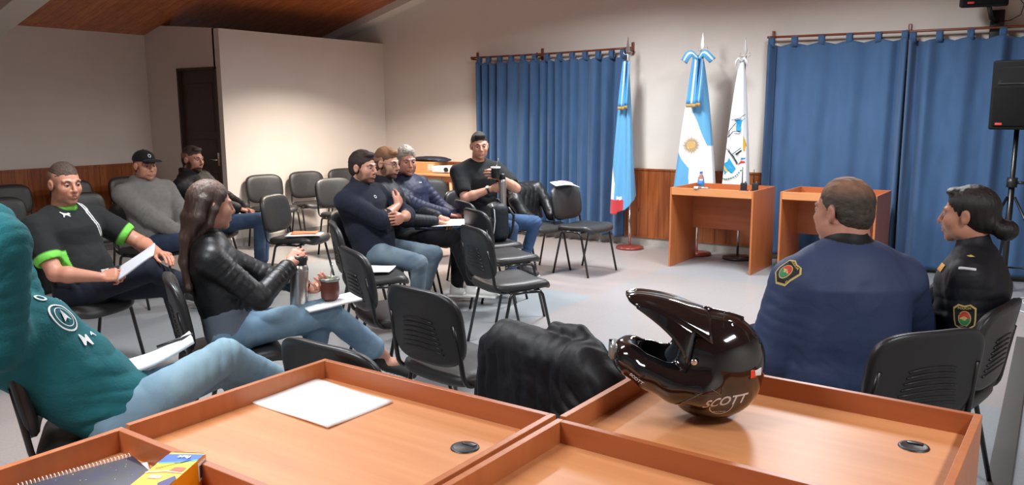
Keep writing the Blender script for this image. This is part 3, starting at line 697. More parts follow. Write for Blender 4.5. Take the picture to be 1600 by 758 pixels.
        # cut the face and the neck
        E(0,.104,-.005,.072,.060,.074,.006,'s'); E(0,.060,-.062,.10,.068,.060,.006,'s'); E(0,.035,-.115,.12,.12,.045,.01,'s')
        for q in(-1,1): E(q*.086,.002,-.012,.028,.026,.042,.005,'s'); E(q*.085,.055,-.02,.03,.045,.045,.005,'s')
        if style!='long': g.box(P(0,-.05,-.16),A_(.12,.12,.085)*sc,Rm,.02,.02,None,'s')
        if extra: extra(g,s,P,Rm)
        def post(V,N,C):
            q=(V-c)@Rm; 
            if curly: d=curly*fbm(q*70+seed,2)
            else: d=.0015*fbm(q*A_(110,40,110)+seed,2)+top*.07*fbm(q*A_(30,10,20)+seed,2)*(q[:,2]>.06)
            if m=='hair_long': d=.0016*fbm(q*A_(130,130,9)+seed,2)
            f=1+.30*fbm(q*(A_(120,120,8) if m=='hair_long' else A_(90,25,60))+seed,2)[:,None]; C=np.clip(C*f,0,1)
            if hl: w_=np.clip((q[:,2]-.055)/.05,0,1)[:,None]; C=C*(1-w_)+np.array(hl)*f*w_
            return V+N*d[:,None],C
        o=shell_obj(name,[g.mesh(col,post)],M[m],s.t)
        if label: o['label']=label
        return o
NAVY=srgb(34,38,52)
from mathutils.bvhtree import BVHTree
def decal(name,target,shape,org,dirv,up,mats,parent=None,off=.0022,size=1.0,flip=False,label=None):
    """shape: list of (verts2d, faces, material index); cast onto the surface of target from org along dirv"""
    me=target.data; bv=BVHTree.FromPolygons([v.co[:] for v in me.vertices],[p.vertices[:] for p in me.polygons])
    d=Vector(dirv).normalized(); u=Vector(up); u=(u-d*u.dot(d)).normalized(); r=d.cross(u)*(-1 if flip else 1); o=Vector(org); mb=MB()
    for li,(vs,fs,mi) in enumerate(shape):
        out=[];last=None
        for x,y in vs:
            p=o+r*(x*size)+u*(y*size); h=bv.ray_cast(p-d*.25,d)
            q=h[0] if h[0] is not None and (h[0]-p).length<.4 else (last if last is not None else p); last=q; out.append(q-d*(off+.0006*li))
        mb.add(out,fs,mi,False)
    ob=mb.build(name,mats,parent if parent is not None else target,fixn=False)
    if label: ob['label']=label
    return ob
def poly(pts,n=6):      # fan-filled convex-ish polygon, subdivided in rings
    c=(sum(p[0] for p in pts)/len(pts),sum(p[1] for p in pts)/len(pts)); vs=[c];fs=[];m_=len(pts)
    for k in range(1,n+1): vs+=[(c[0]+(p[0]-c[0])*k/n,c[1]+(p[1]-c[1])*k/n) for p in pts]
    for i in range(m_): fs.append((0,1+i,1+(i+1)%m_))
    for k in range(n-1):
        for i in range(m_): j=(i+1)%m_; fs.append((1+k*m_+i,1+(k+1)*m_+i,1+(k+1)*m_+j,1+k*m_+j))
    return vs,fs
def disc(cx,cy,rx,ry=None,n=20): ry=ry or rx; return [(cx+rx*math.cos(2*PI*i/n),cy+ry*math.sin(2*PI*i/n)) for i in range(n)]
def ring(cx,cy,r0,r1,n=28):
    vs=[(cx+r*math.cos(2*PI*i/n),cy+r*math.sin(2*PI*i/n)) for i in range(n) for r in(r0,r1)]; return vs,[(2*i,2*i+1,(2*i+3)%(2*n),(2*i+2)%(2*n)) for i in range(n)]
def text2d(txt,size=1.0,x=0,y=0,bold=.02,shear=0,font_align='CENTER',rot=0):
    cu=bpy.data.curves.new('t','FONT'); cu.body=txt; cu.size=size; cu.align_x=font_align; cu.align_y='CENTER'; cu.offset=bold*size; cu.shear=shear; cu.resolution_u=3
    ob=bpy.data.objects.new('t',cu); COL.objects.link(ob); dg=bpy.context.evaluated_depsgraph_get(); me=bpy.data.meshes.new_from_object(ob.evaluated_get(dg))
    c_,s_=math.cos(rot),math.sin(rot)
    vs=[(x+v.co.x*c_-v.co.y*s_,y+v.co.x*s_+v.co.y*c_) for v in me.vertices]; fs=[tuple(p.vertices) for p in me.polygons]; bpy.data.objects.remove(ob); bpy.data.curves.remove(cu); bpy.data.meshes.remove(me); return vs,fs
def flat(name,c,r=.6): return mat(name,c,r)
M['white_print']=flat('white_print',srgb(225,228,228)); M['yellow_print']=flat('gold_thread',srgb(205,180,110)); M['black_print']=flat('black_patch',srgb(24,24,26)); M['red_print']=flat('red_print',srgb(196,60,50)); M['green_print']=flat('green_print',srgb(50,130,80)); M['blue_pen']=flat('blue_plastic',srgb(30,90,200),.4)
def jeans(col1,col2):
    def f(V,C):
        n=fbm(V*9,2); w_=np.clip(.5+n*.5,0,1)[:,None]; return C*0+np.array(col1)*w_+np.array(col2)*(1-w_)
    return f
def logo_text(target,txt,org,d,up,size,m='white_print',shear=0,bold=.02): return decal('printed_mark',target,[(*text2d(txt,1,bold=bold,shear=shear),0)],org,d,up,M[m],size=size)
# ---- navy
p=Person('man in a navy pullover and faded jeans sitting with folded arms, dark brown hair',-4.15,4.36,30)
p.pose(pz=.55,lean=-16,T=.48,bend=6,twist=-20,head=(-22,-2,0),build=1.12,neck=(0.01,.04,.135))
p.arm(1,(-.05,.17,.87),(.8,.1,-.5)).arm(-1,(.09,.24,.80),(-.8,.35,-.35))
p.leg(1,(.30,.40,.50),(.20,.34,.10)).leg(-1,(-.10,.45,.50),(-.12,.30,.10),toe=(.3,1,0))
p.body(srgb(190,138,116),hands=[('r',(-.75,.10,.65),(-.3,-1,-.2),dict(curl=.30,thumb=.3)),('l',(.9,-.45,-.1),(-.3,-.9,.0),dict(curl=.45))],headk=dict(stub=.72,beard=(.05,.03,.02),brow=(.03,.018,.012),scalp=srgb(44,32,26)))
o=p.top('pullover',NAVY,'fleece',collar=(.060,.045),cuff=(.30,),belly=.02,amp=.005,h=.0065,loose=.016,k=.05)
decal('printed_mark',o,[(*ring(0,0,.008,.012),0)],p.j['c']+p.lat*.03+p.fr*.1+p.up2*.04,-p.fr,(0,0,1),M['white_print'])
p.bottoms(srgb(96,116,134),pattern=jeans(srgb(126,142,150),srgb(76,96,114)),seed=4)
p.shoes(srgb(188,176,158),srgb(220,215,205))
p.hair(col=srgb(44,32,26),top=.012,sides=.003,fr=.006)
# ---- glasses
p=Person('bearded man with glasses, dark jacket and black trousers, left of the grey-haired man',-4.33,4.86,30)
p.pose(pz=.55,lean=-20,T=.48,bend=4,head=(-22,-4,0),neck=(0,.045,.140))
p.arm(1,(.08,.3,.70),(.6,-.3,-.6)).arm(-1,(-.05,.3,.72),(-.7,-.2,-.5))
p.leg(1,(.10,.45,.58),(.16,.62,.14)).leg(-1,(-.16,.45,.54),(-.16,.42,.10))
p.body(srgb(200,150,126),hands=[('r',(-.2,.9,-.2),(0,0,-1)),('l',(.2,.9,-.2),(0,0,-1))],headk=dict(stub=.88,beard=srgb(78,50,36),brow=srgb(70,48,34),scalp=srgb(96,66,46),scalp_a=.6))
p.top('jacket',srgb(30,32,40),'nylon',collar=(.064,.035),seed=5,h=.0075)
p.bottoms(srgb(18,18,21),'cloth',seed=6); p.shoes(srgb(226,226,222),srgb(235,235,230))
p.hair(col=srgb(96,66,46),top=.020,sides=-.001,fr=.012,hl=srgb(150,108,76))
c,Rm=p.j['h'],p.HR; gl=MB(); Pg=lambda x,y,z: Vector(c+Rm@A_(x,y,z))
for q in(-1,1):
    gl.tube([Pg(q*.034+.024*math.cos(a),.098-.010*abs(math.cos(a))*(1 if math.cos(a)*q>0 else 0),.004+.019*math.sin(a)) for a in [2*PI*i/20 for i in range(20)]],.0016,6,closed=True)
    gl.tube([Pg(q*.058,.088,.010),Pg(q*.076,.05,.012),Pg(q*.083,-.005,.014),Pg(q*.080,-.02,-.002)],.0016,6)
gl.tube([Pg(-.011,.100,.008),Pg(0,.104,.010),Pg(.011,.100,.008)],.0016,6)
gl.build('eyeglasses',M['black_metal'],p.t)
# ---- grey
p=Person('grey-haired man in a navy zip jacket with a paper on his lap',-4.43,5.22,15)
p.pose(pz=.55,lean=-22,T=.48,twist=-20,bend=4,head=(-45,-4,0),neck=(0,.045,.140))
p.arm(1,(.10,.30,.72),(.6,-.3,-.6)).arm(-1,(-.06,.30,.70),(-.7,-.2,-.5))
p.leg(1,(.08,.45,.56),(.10,.60,.12)).leg(-1,(-.12,.45,.54),(-.14,.60,.12))
p.body(srgb(190,132,112),hands=[('r',(-.6,.7,-.2),(0,0,-1)),('l',(.6,.7,-.1),(0,0,-1))],headk=dict(stub=.12,beard=srgb(150,140,130),brow=srgb(110,96,84),fat=.6,scalp=srgb(140,130,120)))
o=p.top('jacket',srgb(32,38,66),'nylon',collar=(.068,.035),seed=8,h=.0075,loose=.02,amp=.006)
decal('printed_mark',o,[(*poly([(-.02,-.003),(.02,-.003),(.02,.003),(-.02,.003)],2),0)],p.j['c']-p.lat*.07+p.fr*.1+p.up2*.05,-p.fr,(0,0,1),M['white_print'])
p.bottoms(srgb(52,84,124),pattern=jeans(srgb(66,98,138),srgb(38,62,96)),seed=7); p.shoes(srgb(222,214,200),srgb(235,230,220))
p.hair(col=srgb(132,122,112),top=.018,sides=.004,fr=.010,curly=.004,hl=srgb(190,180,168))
# ---- tee
p=Person('young man in a black t-shirt and blue jeans drinking mate beside the curtain',-4.36,5.98,-15)
p.pose(pz=.56,lean=-4,T=.54,twist=-18,head=(-30,-4,2),build=1.02,neck=(0,.035,.145))
p.arm(1,(.06,.24,.88),(.8,-.4,-.6)).arm(-1,(.02,.27,.99),(-.9,0,-.5))
p.leg(1,(-.02,.45,.54),(.0,.42,.10)).leg(-1,(-.46,.36,.54),(-.30,.22,.10))
p.body(srgb(206,152,128),arms='bare',hands=[('r',(-.55,.75,.1),(-.8,-.4,0),dict(curl=.75,thumb=.8)),('l',(.85,.4,.25),(.3,-.9,-.1),dict(curl=.6,thumb=.6))],headk=dict(stub=.15,brow=(.02,.012,.01),scalp=srgb(32,26,24)))
p.top('t_shirt',srgb(26,28,31),'cloth',sleeve='short',armr=(.066,.064,.06),sleeve_len=.72,seed=9,h=.0075,loose=.014)
p.bottoms(srgb(44,78,124),pattern=jeans(srgb(60,94,134),srgb(38,64,100)),seed=9); p.shoes(srgb(60,60,62),srgb(200,200,198))
p.hair(col=srgb(32,26,24),top=.012,sides=-.001,fr=.008)
TEE=p
wr=MB(); e,w_=Vector(p.j['re']),Vector(p.j['rw']); f=(w_-e).normalized(); q=w_-f*.035
wr.tube([q-f*.009,q+f*.009],.0315,16,caps=False); wr.build('watch_strap',M['black_plastic'],p.t,solid=.003)
MB().tube([q+Vector((.02,.016,.024)),q+Vector((.024,.020,.030))],.017,16).build('watch_case',M['steel'],p.t)
# ---- jersey
p=Person('man in a black football jersey with lime green trim holding a writing pad',-4.66,2.47,18)
p.pose(pz=.55,lean=-15,T=.47,head=(-18,-4,0),build=1.08,neck=(0,.045,.150),twist=-8)
p.arm(1,(.16,.27,.66),(.4,-.7,-.5)).arm(-1,(-.20,.36,.74),(-.7,-.2,-.3))
p.leg(1,(-.16,.45,.68),(-.45,.66,.42)).leg(-1,(-.24,.45,.54),(-.24,.50,.10))
LIME=srgb(120,214,84)
p.body(srgb(184,128,104),arms='bare',hands=[('r',(-.45,.85,.15),(-.6,-.2,-.5),dict(curl=.75,thumb=.7)),('l',(.3,.9,0),(.2,0,-1),dict(curl=.3))],headk=dict(stub=.2,brow=srgb(60,42,32),scalp=srgb(92,74,58),scalp_a=.75),neck_r=.060)
def jp(V,C,p=p):
    n=p.j['n']; 
    d=np.linalg.norm((V-(n+A_(0,.012,-.008)))*A_(1,1,1.25),axis=1); C=C.copy(); k_=(np.clip((.090-d)/.008,0,1)*(V[:,2]>n[2]-.06))[:,None]; C=C*(1-k_)+np.array(LIME)*k_
    for kk in 'rl':
        S_,E_=p.j[kk+'s'],p.j[kk+'e']; u=nrm(E_-S_); t=(V-S_)@u; L=np.linalg.norm(E_-S_); rad=np.linalg.norm(V-S_-t[:,None]*u,axis=1)
        k_=(np.clip((t-L*.62+.004)/.010,0,1)*(rad<.098)*(t<L*.62+.10))[:,None]; C=C*(1-k_)+np.array(LIME)*k_
    # white double stripe over the left shoulder
    x=(V-n)@(-p.lat); 
    for a in(.085,.105): C[(np.abs(x-a-.35*np.maximum(0,n[2]-.05-V[:,2]))<.0055)&(V[:,2]>n[2]-.16)&(((V-n)@p.fr)>-.02)]=srgb(220,224,220)
    return C
o=p.top('football_jersey',srgb(24,27,27),'cloth',sleeve='short',armr=(.066,.062,.06),sleeve_len=.62,seed=11,h=.0055,loose=.010,pattern=jp,belly=.015)
cat=[(-.5,.05),(-.35,.22),(-.1,.16),(.2,.28),(.42,.50),(.5,.46),(.36,.24),(.30,.06),(.42,-.22),(.34,-.26),(.18,-.02),(-.05,-.06),(-.28,-.30),(-.36,-.24),(-.22,0),(-.4,-.02)]
decal('printed_mark',o,[(cat,[tuple(range(len(cat)))],0)],p.j['c']+p.lat*.055+p.fr*.1+p.up2*.085,-p.fr,(0,0,1),M['white_print'],size=.048,flip=True)
o=p.bottoms(srgb(24,30,44),'cloth',seed=10,r=(.092,.066,.06,.05),name='track_trousers',h=.007)
UA=[(-.5,.45),(-.3,.5),(-.25,.15),(.25,.15),(.3,.5),(.5,.45),(.38,0),(.5,-.45),(.3,-.5),(.25,-.15),(-.25,-.15),(-.3,-.5),(-.5,-.45),(-.38,0)]
k=p.j['rh']+(p.j['rk']-p.j['rh'])*.52; decal('printed_mark',o,[(UA,[(0,1,2,13),(2,3,4,5,12,9,10,13),(5,6,12),(6,7,8,9,12) ,(10,11,12,13)][:2]+[(3,4,5,12,6,7,8,9),(13,10,11,12)][:0]+[tuple(range(14))],0)],k,(-.55,.1,-.75),(-.4,.9,0),M['white_print'],size=.045)
p.shoes(srgb(30,30,32),srgb(60,60,60))
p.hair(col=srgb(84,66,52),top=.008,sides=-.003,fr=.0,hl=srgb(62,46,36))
JER=p
# ---- cap
p=Person('man in a grey hooded sweatshirt and black cap with hands in his lap',-6.12,3.87,8)
p.pose(pz=.52,lean=-14,T=.49,head=(-12,-2,0),build=1.08,neck=(0,.045,.135),twist=-5)
p.arm(1,(.02,.28,.60),(.7,-.4,-.4)).arm(-1,(-.02,.30,.62),(-.8,-.2,-.3))
p.leg(1,(.04,.45,.55),(.04,.40,.10)).leg(-1,(-.12,.45,.54),(-.12,.42,.10))
p.body(srgb(196,138,112),hands=[('r',(-.5,.8,-.2),(-.3,0,-1)),('l',(.5,.8,-.2),(.3,0,-1))],headk=dict(stub=.3,brow=srgb(60,42,32),fat=.5,scalp=srgb(50,38,30)))
def hood(g,s):
    n=s.j['n']; col=srgb(118,116,112)
    for i in range(9):
        a=PI*(1.0+.25*i/2*1.0) if 0 else 2*PI*i/9
    pts=[n+A_(.078*math.sin(a),-.010-.062*math.cos(a)+.02,.018+.020*math.cos(a)) for a in [2*PI*i/14 for i in range(15)]]
    g.chain(pts,[.027]*15,.02,col); g.ell(n+A_(0,-.085,-.02),(.085,.045,.075),None,.03,col)
p.top('hooded_sweatshirt',srgb(122,120,116),'fleece',seed=12,h=.0075,loose=.024,armr=(.064,.058,.046),extra=hood,belly=.03,amp=.006,foldamp=.007)
MB().tube([Vector(p.j['n']+A_(-.03,.10,-.03)),Vector(p.j['n']+A_(-.035,.145,-.10)),Vector(p.j['n']+A_(-.034,.15,-.16))],.003,6).build('drawstring',M['black_plastic'],p.t)
p.bottoms(srgb(42,54,78),pattern=jeans(srgb(52,66,92),srgb(32,42,62)),seed=12); p.shoes(srgb(50,50,52),srgb(160,160,158))
p.hair(col=srgb(50,38,30),top=.0,sides=-.003)
def cap_obj(p,col=srgb(26,27,29)):
    c,Rm=p.j['h'],p.HR; P=lambda x,y,z: c+Rm@A_(x,y,z); g=SDF(.004)
    g.ell(P(0,-.012,.052),(.084,.104,.082),Rm,.004,col); g.box(P(0,0,-.04),(.15,.16,.085),Rm,.001,.004,None,'s')
    s=[g.mesh(col)]; b=SDF(.003)
    b.ell(P(0,.115,.045),(.078,.078,.020),Rm,.0,col); b.ell(P(0,.112,.033),(.085,.090,.022),Rm,.003,None,'s'); s.append(b.mesh(col))
    t=SDF(.003); t.ell(P(0,-.012,.134),(.008,.008,.005),Rm,.0,col); s.append(t.mesh(col))
    return shell_obj('cap',s,M['cloth'],p.t)
co=cap_obj(p); decal('printed_mark',co,[(*ring(0,0,.009,.013),0)],p.j['h']+p.HR@A_(0,.1,.09),p.HR@A_(0,-1,0),p.HR@A_(0,0,1),M['white_print'])
# ---- bjack
p=Person('bearded man in a black jacket and jeans seated in front of the dark door',-6.52,4.72,42)
p.pose(pz=.54,lean=-28,T=.50,bend=6,head=(-30,-2,0),build=1.05,neck=(0,.05,.135),twist=-20)
p.arm(1,(.03,.25,.66),(.6,-.5,-.4)).arm(-1,(-.05,.28,.66),(-.7,-.2,-.3))
p.leg(1,(.10,.45,.58),(.10,.40,.10)).leg(-1,(-.10,.45,.54),(-.14,.40,.10))
p.body(srgb(176,120,98),hands=[('r',(-.5,.8,-.2),(-.3,0,-1)),('l',(.5,.8,-.2),(.3,0,-1))],headk=dict(stub=.92,beard=srgb(34,24,20),brow=srgb(34,24,20),scalp=srgb(52,36,28),scalp_a=.6))
p.top('jacket',srgb(20,20,22),'nylon',seed=13,h=.008,loose=.026,collar=(.072,.05),amp=.007)
p.bottoms(srgb(52,72,100),pattern=jeans(srgb(62,84,114),srgb(42,58,84)),seed=13); p.shoes(srgb(50,50,52),srgb(160,160,158))
p.hair(col=srgb(52,36,28),top=.012,sides=-.002,fr=.006)
# ---- leather
p=Person('woman with long brown hair in a black leather jacket holding a steel flask and mate',-3.15,2.33,56)
p.pose(pz=.56,lean=-11,T=.44,head=(20,-4,0),build=.88,sh=.175,hip=.085,neck=(0,.03,.142),hsc=.95)
p.arm(1,(.05,.28,.85),(.5,-.2,-.8),.27,.235).arm(-1,(-.03,.37,.71),(-.7,-.2,-.5),.27,.235)
p.leg(1,(.02,.45,.60),(-.08,.74,.31),.45,.42,toe=(.25,1,-.35)).leg(-1,(-.06,.45,.54),(-.02,.30,.10),.42,.40)
p.body(srgb(198,146,124),hands=[('r',(-.35,.6,.65),(-.6,.2,-.6),dict(curl=.6,thumb=.6,scale=.92)),('l',(.75,.65,.15),(.3,-.3,.85),dict(curl=.6,thumb=.6,scale=.92))],headk=dict(fem=True,jaw=.9),neck_r=.048,shins='r')
E1=p.j['rs']+(p.j['re']-p.j['rs'])*.5; ax=nrm(p.j['re']-p.j['rs']); E2=p.j['re']+(p.j['rw']-p.j['re'])*.5; ax2=nrm(p.j['rw']-p.j['re'])
p.top('leather_jacket',srgb(24,25,27),'leather',collar=(.054,.03),cuff=(.88,),seed=14,h=.0048,loose=.012,amp=.003,folds=[(E1+ax*.0,.10,ax,.020,.0042),(E1-p.lat*-.05+p.up2*.05,.10,ax,.020,.003),(E2,.10,ax2,.020,.0042)],armr=(.060,.052,.040))
g=SDF(.0055); g.ecap(p.j['p'],p.j['p']+(p.j['w']-p.j['p'])*.5,(.168,.118),(.155,.112),(1,0,0),.03); shell_obj('grey_top',[g.mesh(srgb(96,104,116),wrinkle(.003,12))],M['cloth'],p.t)
p.bottoms(srgb(110,140,164),pattern=jeans(srgb(128,158,178),srgb(92,122,148)),r=(.092,.066,.062,.060),seed=15,h=.006,lowlen=.80,foldamp=.005)
p.shoes(srgb(22,22,24),srgb(232,232,228),accent=srgb(16,16,18))
def longhair(g,s,P,Rm):
    g.ell(P(0,.120,.030),(.066,.060,.066),Rm,.012,None,'s')
    n=s.j['n']; col=srgb(66,46,38)
    for i,(dx,r) in enumerate(((-.055,.030),(-.025,.036),(.01,.038),(.045,.034),(.07,.026))):
        pts=[P(dx,-.060,.03),P(dx*1.15,-.085,-.05),n+s.lat*dx*1.1-s.fr*.075+s.up2*.02,n+s.lat*dx*1.2-s.fr*.112-s.up2*.08,n+s.lat*(dx*1.0+.03)-s.fr*.122-s.up2*(.15+.01*i),n+s.lat*(dx*.6+.04)-s.fr*.122-s.up2*(.22-.01*abs(i-2))]
        g.chain(pts,[r*.9,r*.9,r*.8,r*.62,r*.42,r*.15],.02,None)
    for q in(-1,1): g.chain([P(q*.060,.015,.06),P(q*.080,-.010,-.01),P(q*.078,-.035,-.08),n+s.lat*q*.07-s.fr*.07+s.up2*.0],[.014,.015,.017,.014],.015,None)
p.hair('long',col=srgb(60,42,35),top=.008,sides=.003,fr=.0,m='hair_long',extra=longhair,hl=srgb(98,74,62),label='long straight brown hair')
LEA=p
# ---- teal
TEAL=srgb(34,104,112)
p=Person('man in a teal sweatshirt and light jeans leaning back, elbow raised at the left edge',-2.645,1.49,56)
p.pose(pz=.53,lean=-44,T=.54,bend=2,head=(0,0,0),build=1.06,neck=(0,-.03,.13))
p.arm(1,(.06,-.48,1.10),(.9,1.0,.3),.31,.28).arm(-1,(-.02,-.52,1.02),(-.7,.6,.3),.31,.27)
p.leg(1,(.0,.45,.74),(-.16,.62,.46),.395,.36).leg(-1,(-.10,.45,.64),(-.12,.50,.15),.39,.40)
p.body(srgb(196,142,118),hands=[('r',(-1,-.1,.1),(0,1,0)),('l',(1,-.1,.1),(0,1,0))],headk={})
o=p.top('hooded_sweatshirt',TEAL,'fleece',seed=16,h=.0065,loose=.020,waistw=.92,hem=.0,armr=(.082,.076,.052),belly=.0,amp=.009,freq=6,foldamp=.016,k=.06,extra=lambda g,s:(g.chain([s.j['n']+A_(.09*math.sin(a),-.02-.075*math.cos(a)+.03,.02) for a in [2*PI*i/12 for i in range(13)]],[.03]*13,.02,TEAL)),folds=[(p.j['w']+A_(0,.1,-.05),.2,(.2,.5,1),.07,.012)])
cc=p.j['c']+p.fr*.12-p.up2*.03; dd=-(p.fr*.85+p.lat*.35)
em=[(*ring(0,0,.050,.056),0),(*ring(0,0,.036,.039),0),(*text2d('O',.05,.0,.095,rot=.1),0),(*text2d('M',.062,.02,-.10,rot=-.2),0),(*text2d('A',.03,.075,-.085,rot=-.5),0),(*poly([(-.02,-.02),(0,.028),(.02,-.02),(0,-.008)],2),0),(*text2d('S',.03,.075,.075,rot=.6),0)]
decal('printed_mark',o,em,cc+p.lat*.06,dd,(0,0,1),M['white_print'],size=1.0,off=.004)
p.bottoms(srgb(128,160,178),pattern=jeans(srgb(146,178,192),srgb(112,144,166)),r=(.090,.062,.060,.054),seed=17,h=.0065,foldamp=.006)
p.shoes(srgb(60,60,62),srgb(220,220,218))
p.hair(col=srgb(44,32,26),top=.012)
TEL=p
# ---- offm
OB=srgb(56,69,102)
def patch(target,org,d,up,size,border,lab,parent=None):
    sh=[(-.42,.40),(-.22,.56),(0,.50),(.22,.56),(.42,.40),(.40,-.10),(.36,-.34),(0,-.56),(-.36,-.34),(-.40,-.10)]
    inn=[(x*.86,y*.88) for x,y in sh]
    L=[(*poly(sh,5),0),(*poly(inn,5),1),(*poly(disc(0,-.02,.23,.31),4),0),(*poly([(x,y) for x,y in disc(0,-.02,.20,.28) if y>-.03],3),2),(*poly([(x,y) for x,y in disc(0,-.02,.20,.28) if y<.0],3),3),(*text2d('POLICIA',.13,0,.40),0),(*poly([(-.05,-.1),(0,.1),(.05,-.1)],2),0)]
    return decal('shoulder_patch',target,L,org,d,up,[M['yellow_print'],M['black_print'],M['red_print'],M['green_print']],size=size,off=.003,label=lab)
p=Person('heavy officer seen from behind in a blue uniform jacket with a shoulder patch',-.635,3.29,128)
p.pose(pz=.55,lean=2,T=.455,head=(28,-2,0),build=1.2,sh=.172,shz=-.115,neck=(-.01,.045,.15),hsc=1.1)
p.arm(1,(.2,.35,.66),(.7,-.3,-.4)).arm(-1,(-.17,.28,.60),(-.35,-.6,-.3),.30,.26)
p.leg(1,(.20,.45,.54),(.18,.40,.10)).leg(-1,(-.20,.45,.54),(-.18,.40,.10))
p.body(srgb(190,134,112),hands=[('r',(-.3,.9,-.2),(0,0,-1)),('l',(.3,.9,-.3),(0,0,-1))],headk=dict(fat=1,brow=srgb(50,40,34),scalp=srgb(74,64,56),scalp_a=.78),neck_r=.072)
o=p.top('uniform_jacket',OB,'nylon',collar=(.078,.052),collar_col=srgb(22,23,26),seed=18,h=.0065,loose=.030,belly=.05,amp=.007,freq=6,foldamp=.006,k=.06,shoulder=.066,armr=(.072,.066,.05),waistw=1.12,chest=1.05)
S_,E_=p.j['ls'],p.j['le']; mid=S_+(E_-S_)*.22
mid=S_+(E_-S_)*.10; patch(o,mid+A_(-.01,-.02,0),(.45,.35,-.80),(.65,-.15,.6),.095,None,'embroidered shield patch with gold border')
pen=MB(); q=Vector(mid)+Vector((-.10,-.035,-.055)); pen.tube([q,q+Vector((-.01,.015,-.055))],.005,8); pen.build('blue_pen',M['blue_pen'],p.t)
p.bottoms(srgb(30,36,54),'cloth',seed=18,r=(.11,.08,.07,.06)); p.shoes(srgb(18,18,18),srgb(20,20,20))
def thin(g,s,P,Rm): pass
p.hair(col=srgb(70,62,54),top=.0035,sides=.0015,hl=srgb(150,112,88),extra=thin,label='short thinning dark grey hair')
OFM=p
# ---- offw
p=Person('woman officer with dark hair in a bun and a black uniform with a sleeve patch',-.262,3.74,178)
p.pose(pz=.52,lean=-2,T=.455,head=(-8,-2,0),build=1.0,sh=.165,neck=(0,.035,.148),hsc=.98)
p.arm(1,(.1,.35,.66),(.7,-.3,-.4),.28,.24).arm(-1,(-.13,.20,.56),(-.3,-1.2,-.3),.28,.24)
p.leg(1,(.10,.45,.54),(.1,.40,.10)).leg(-1,(-.10,.45,.54),(-.1,.40,.10))
p.body(srgb(190,134,108),hands=[('r',(-.3,.9,-.2),(0,0,-1),dict(scale=.92)),('l',(.3,.9,-.3),(0,0,-1),dict(scale=.92))],headk=dict(fem=True,jaw=.95,brow=(.02,.014,.01),scalp=srgb(26,22,21)),neck_r=.052)
BK=srgb(26,28,34)
def epaul(g,s):
    for q,kk in((1,'r'),(-1,'l')):
        a=s.j['n']+s.lat*q*.085+s.up2*.012; b=s.j[kk+'s']+s.lat*q*.02+s.up2*.050
        g.ecap(a+s.up2*.008,b+s.up2*.010,(.030,.014),(.033,.014),s.fr,.006,BK)
o=p.top('uniform_shirt',BK,'nylon',collar=(.060,.045),seed=19,h=.005,loose=.016,extra=epaul,amp=.005,foldamp=.008,armr=(.070,.060,.045))
S_,E_=p.j['ls'],p.j['le']; patch(o,S_+(E_-S_)*.50,(1,0,0),(0,.08,1),.095,None,'embroidered shield patch with red and green oval')
ea=p.j['n']+p.lat*-.085; eb=p.j['ls']-p.lat*.02; em_=ea+(eb-ea)*.75
decal('rank_bar',o,[(*poly([(-.5,-.09),(.5,-.09),(.5,.09),(-.5,.09)],6),0)],eb+A_(-.005,0,0),(.6,0,-.8),(1,0,.7),M['white_print'],size=.060,off=.004)
decal('rank_star',o,[(*poly([(0,.5),(.35,0),(0,-.5),(-.35,0)],4),0)],ea+(eb-ea)*.55,(.4,0,-.9),(0,1,0),M['yellow_print'],size=.030,off=.004)
decal('name_badge',o,[(*poly([(-.5,-.25),(.5,-.25),(.5,.25),(-.5,.25)],3),0)],p.j['c']+p.lat*-.075+p.up2*.06+p.fr*.1,-p.fr,(0,0,1),mat('badge_yellow',srgb(226,160,40),.5),size=.06,off=.004)
p.bottoms(srgb(24,26,32),'cloth',seed=19); p.shoes(srgb(18,18,18),srgb(20,20,20))
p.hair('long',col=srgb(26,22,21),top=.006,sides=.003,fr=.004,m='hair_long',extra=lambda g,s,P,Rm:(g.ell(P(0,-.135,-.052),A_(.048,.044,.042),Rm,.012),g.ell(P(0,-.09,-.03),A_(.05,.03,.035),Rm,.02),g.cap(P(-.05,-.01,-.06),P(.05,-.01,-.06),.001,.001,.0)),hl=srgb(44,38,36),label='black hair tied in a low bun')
OFW=p
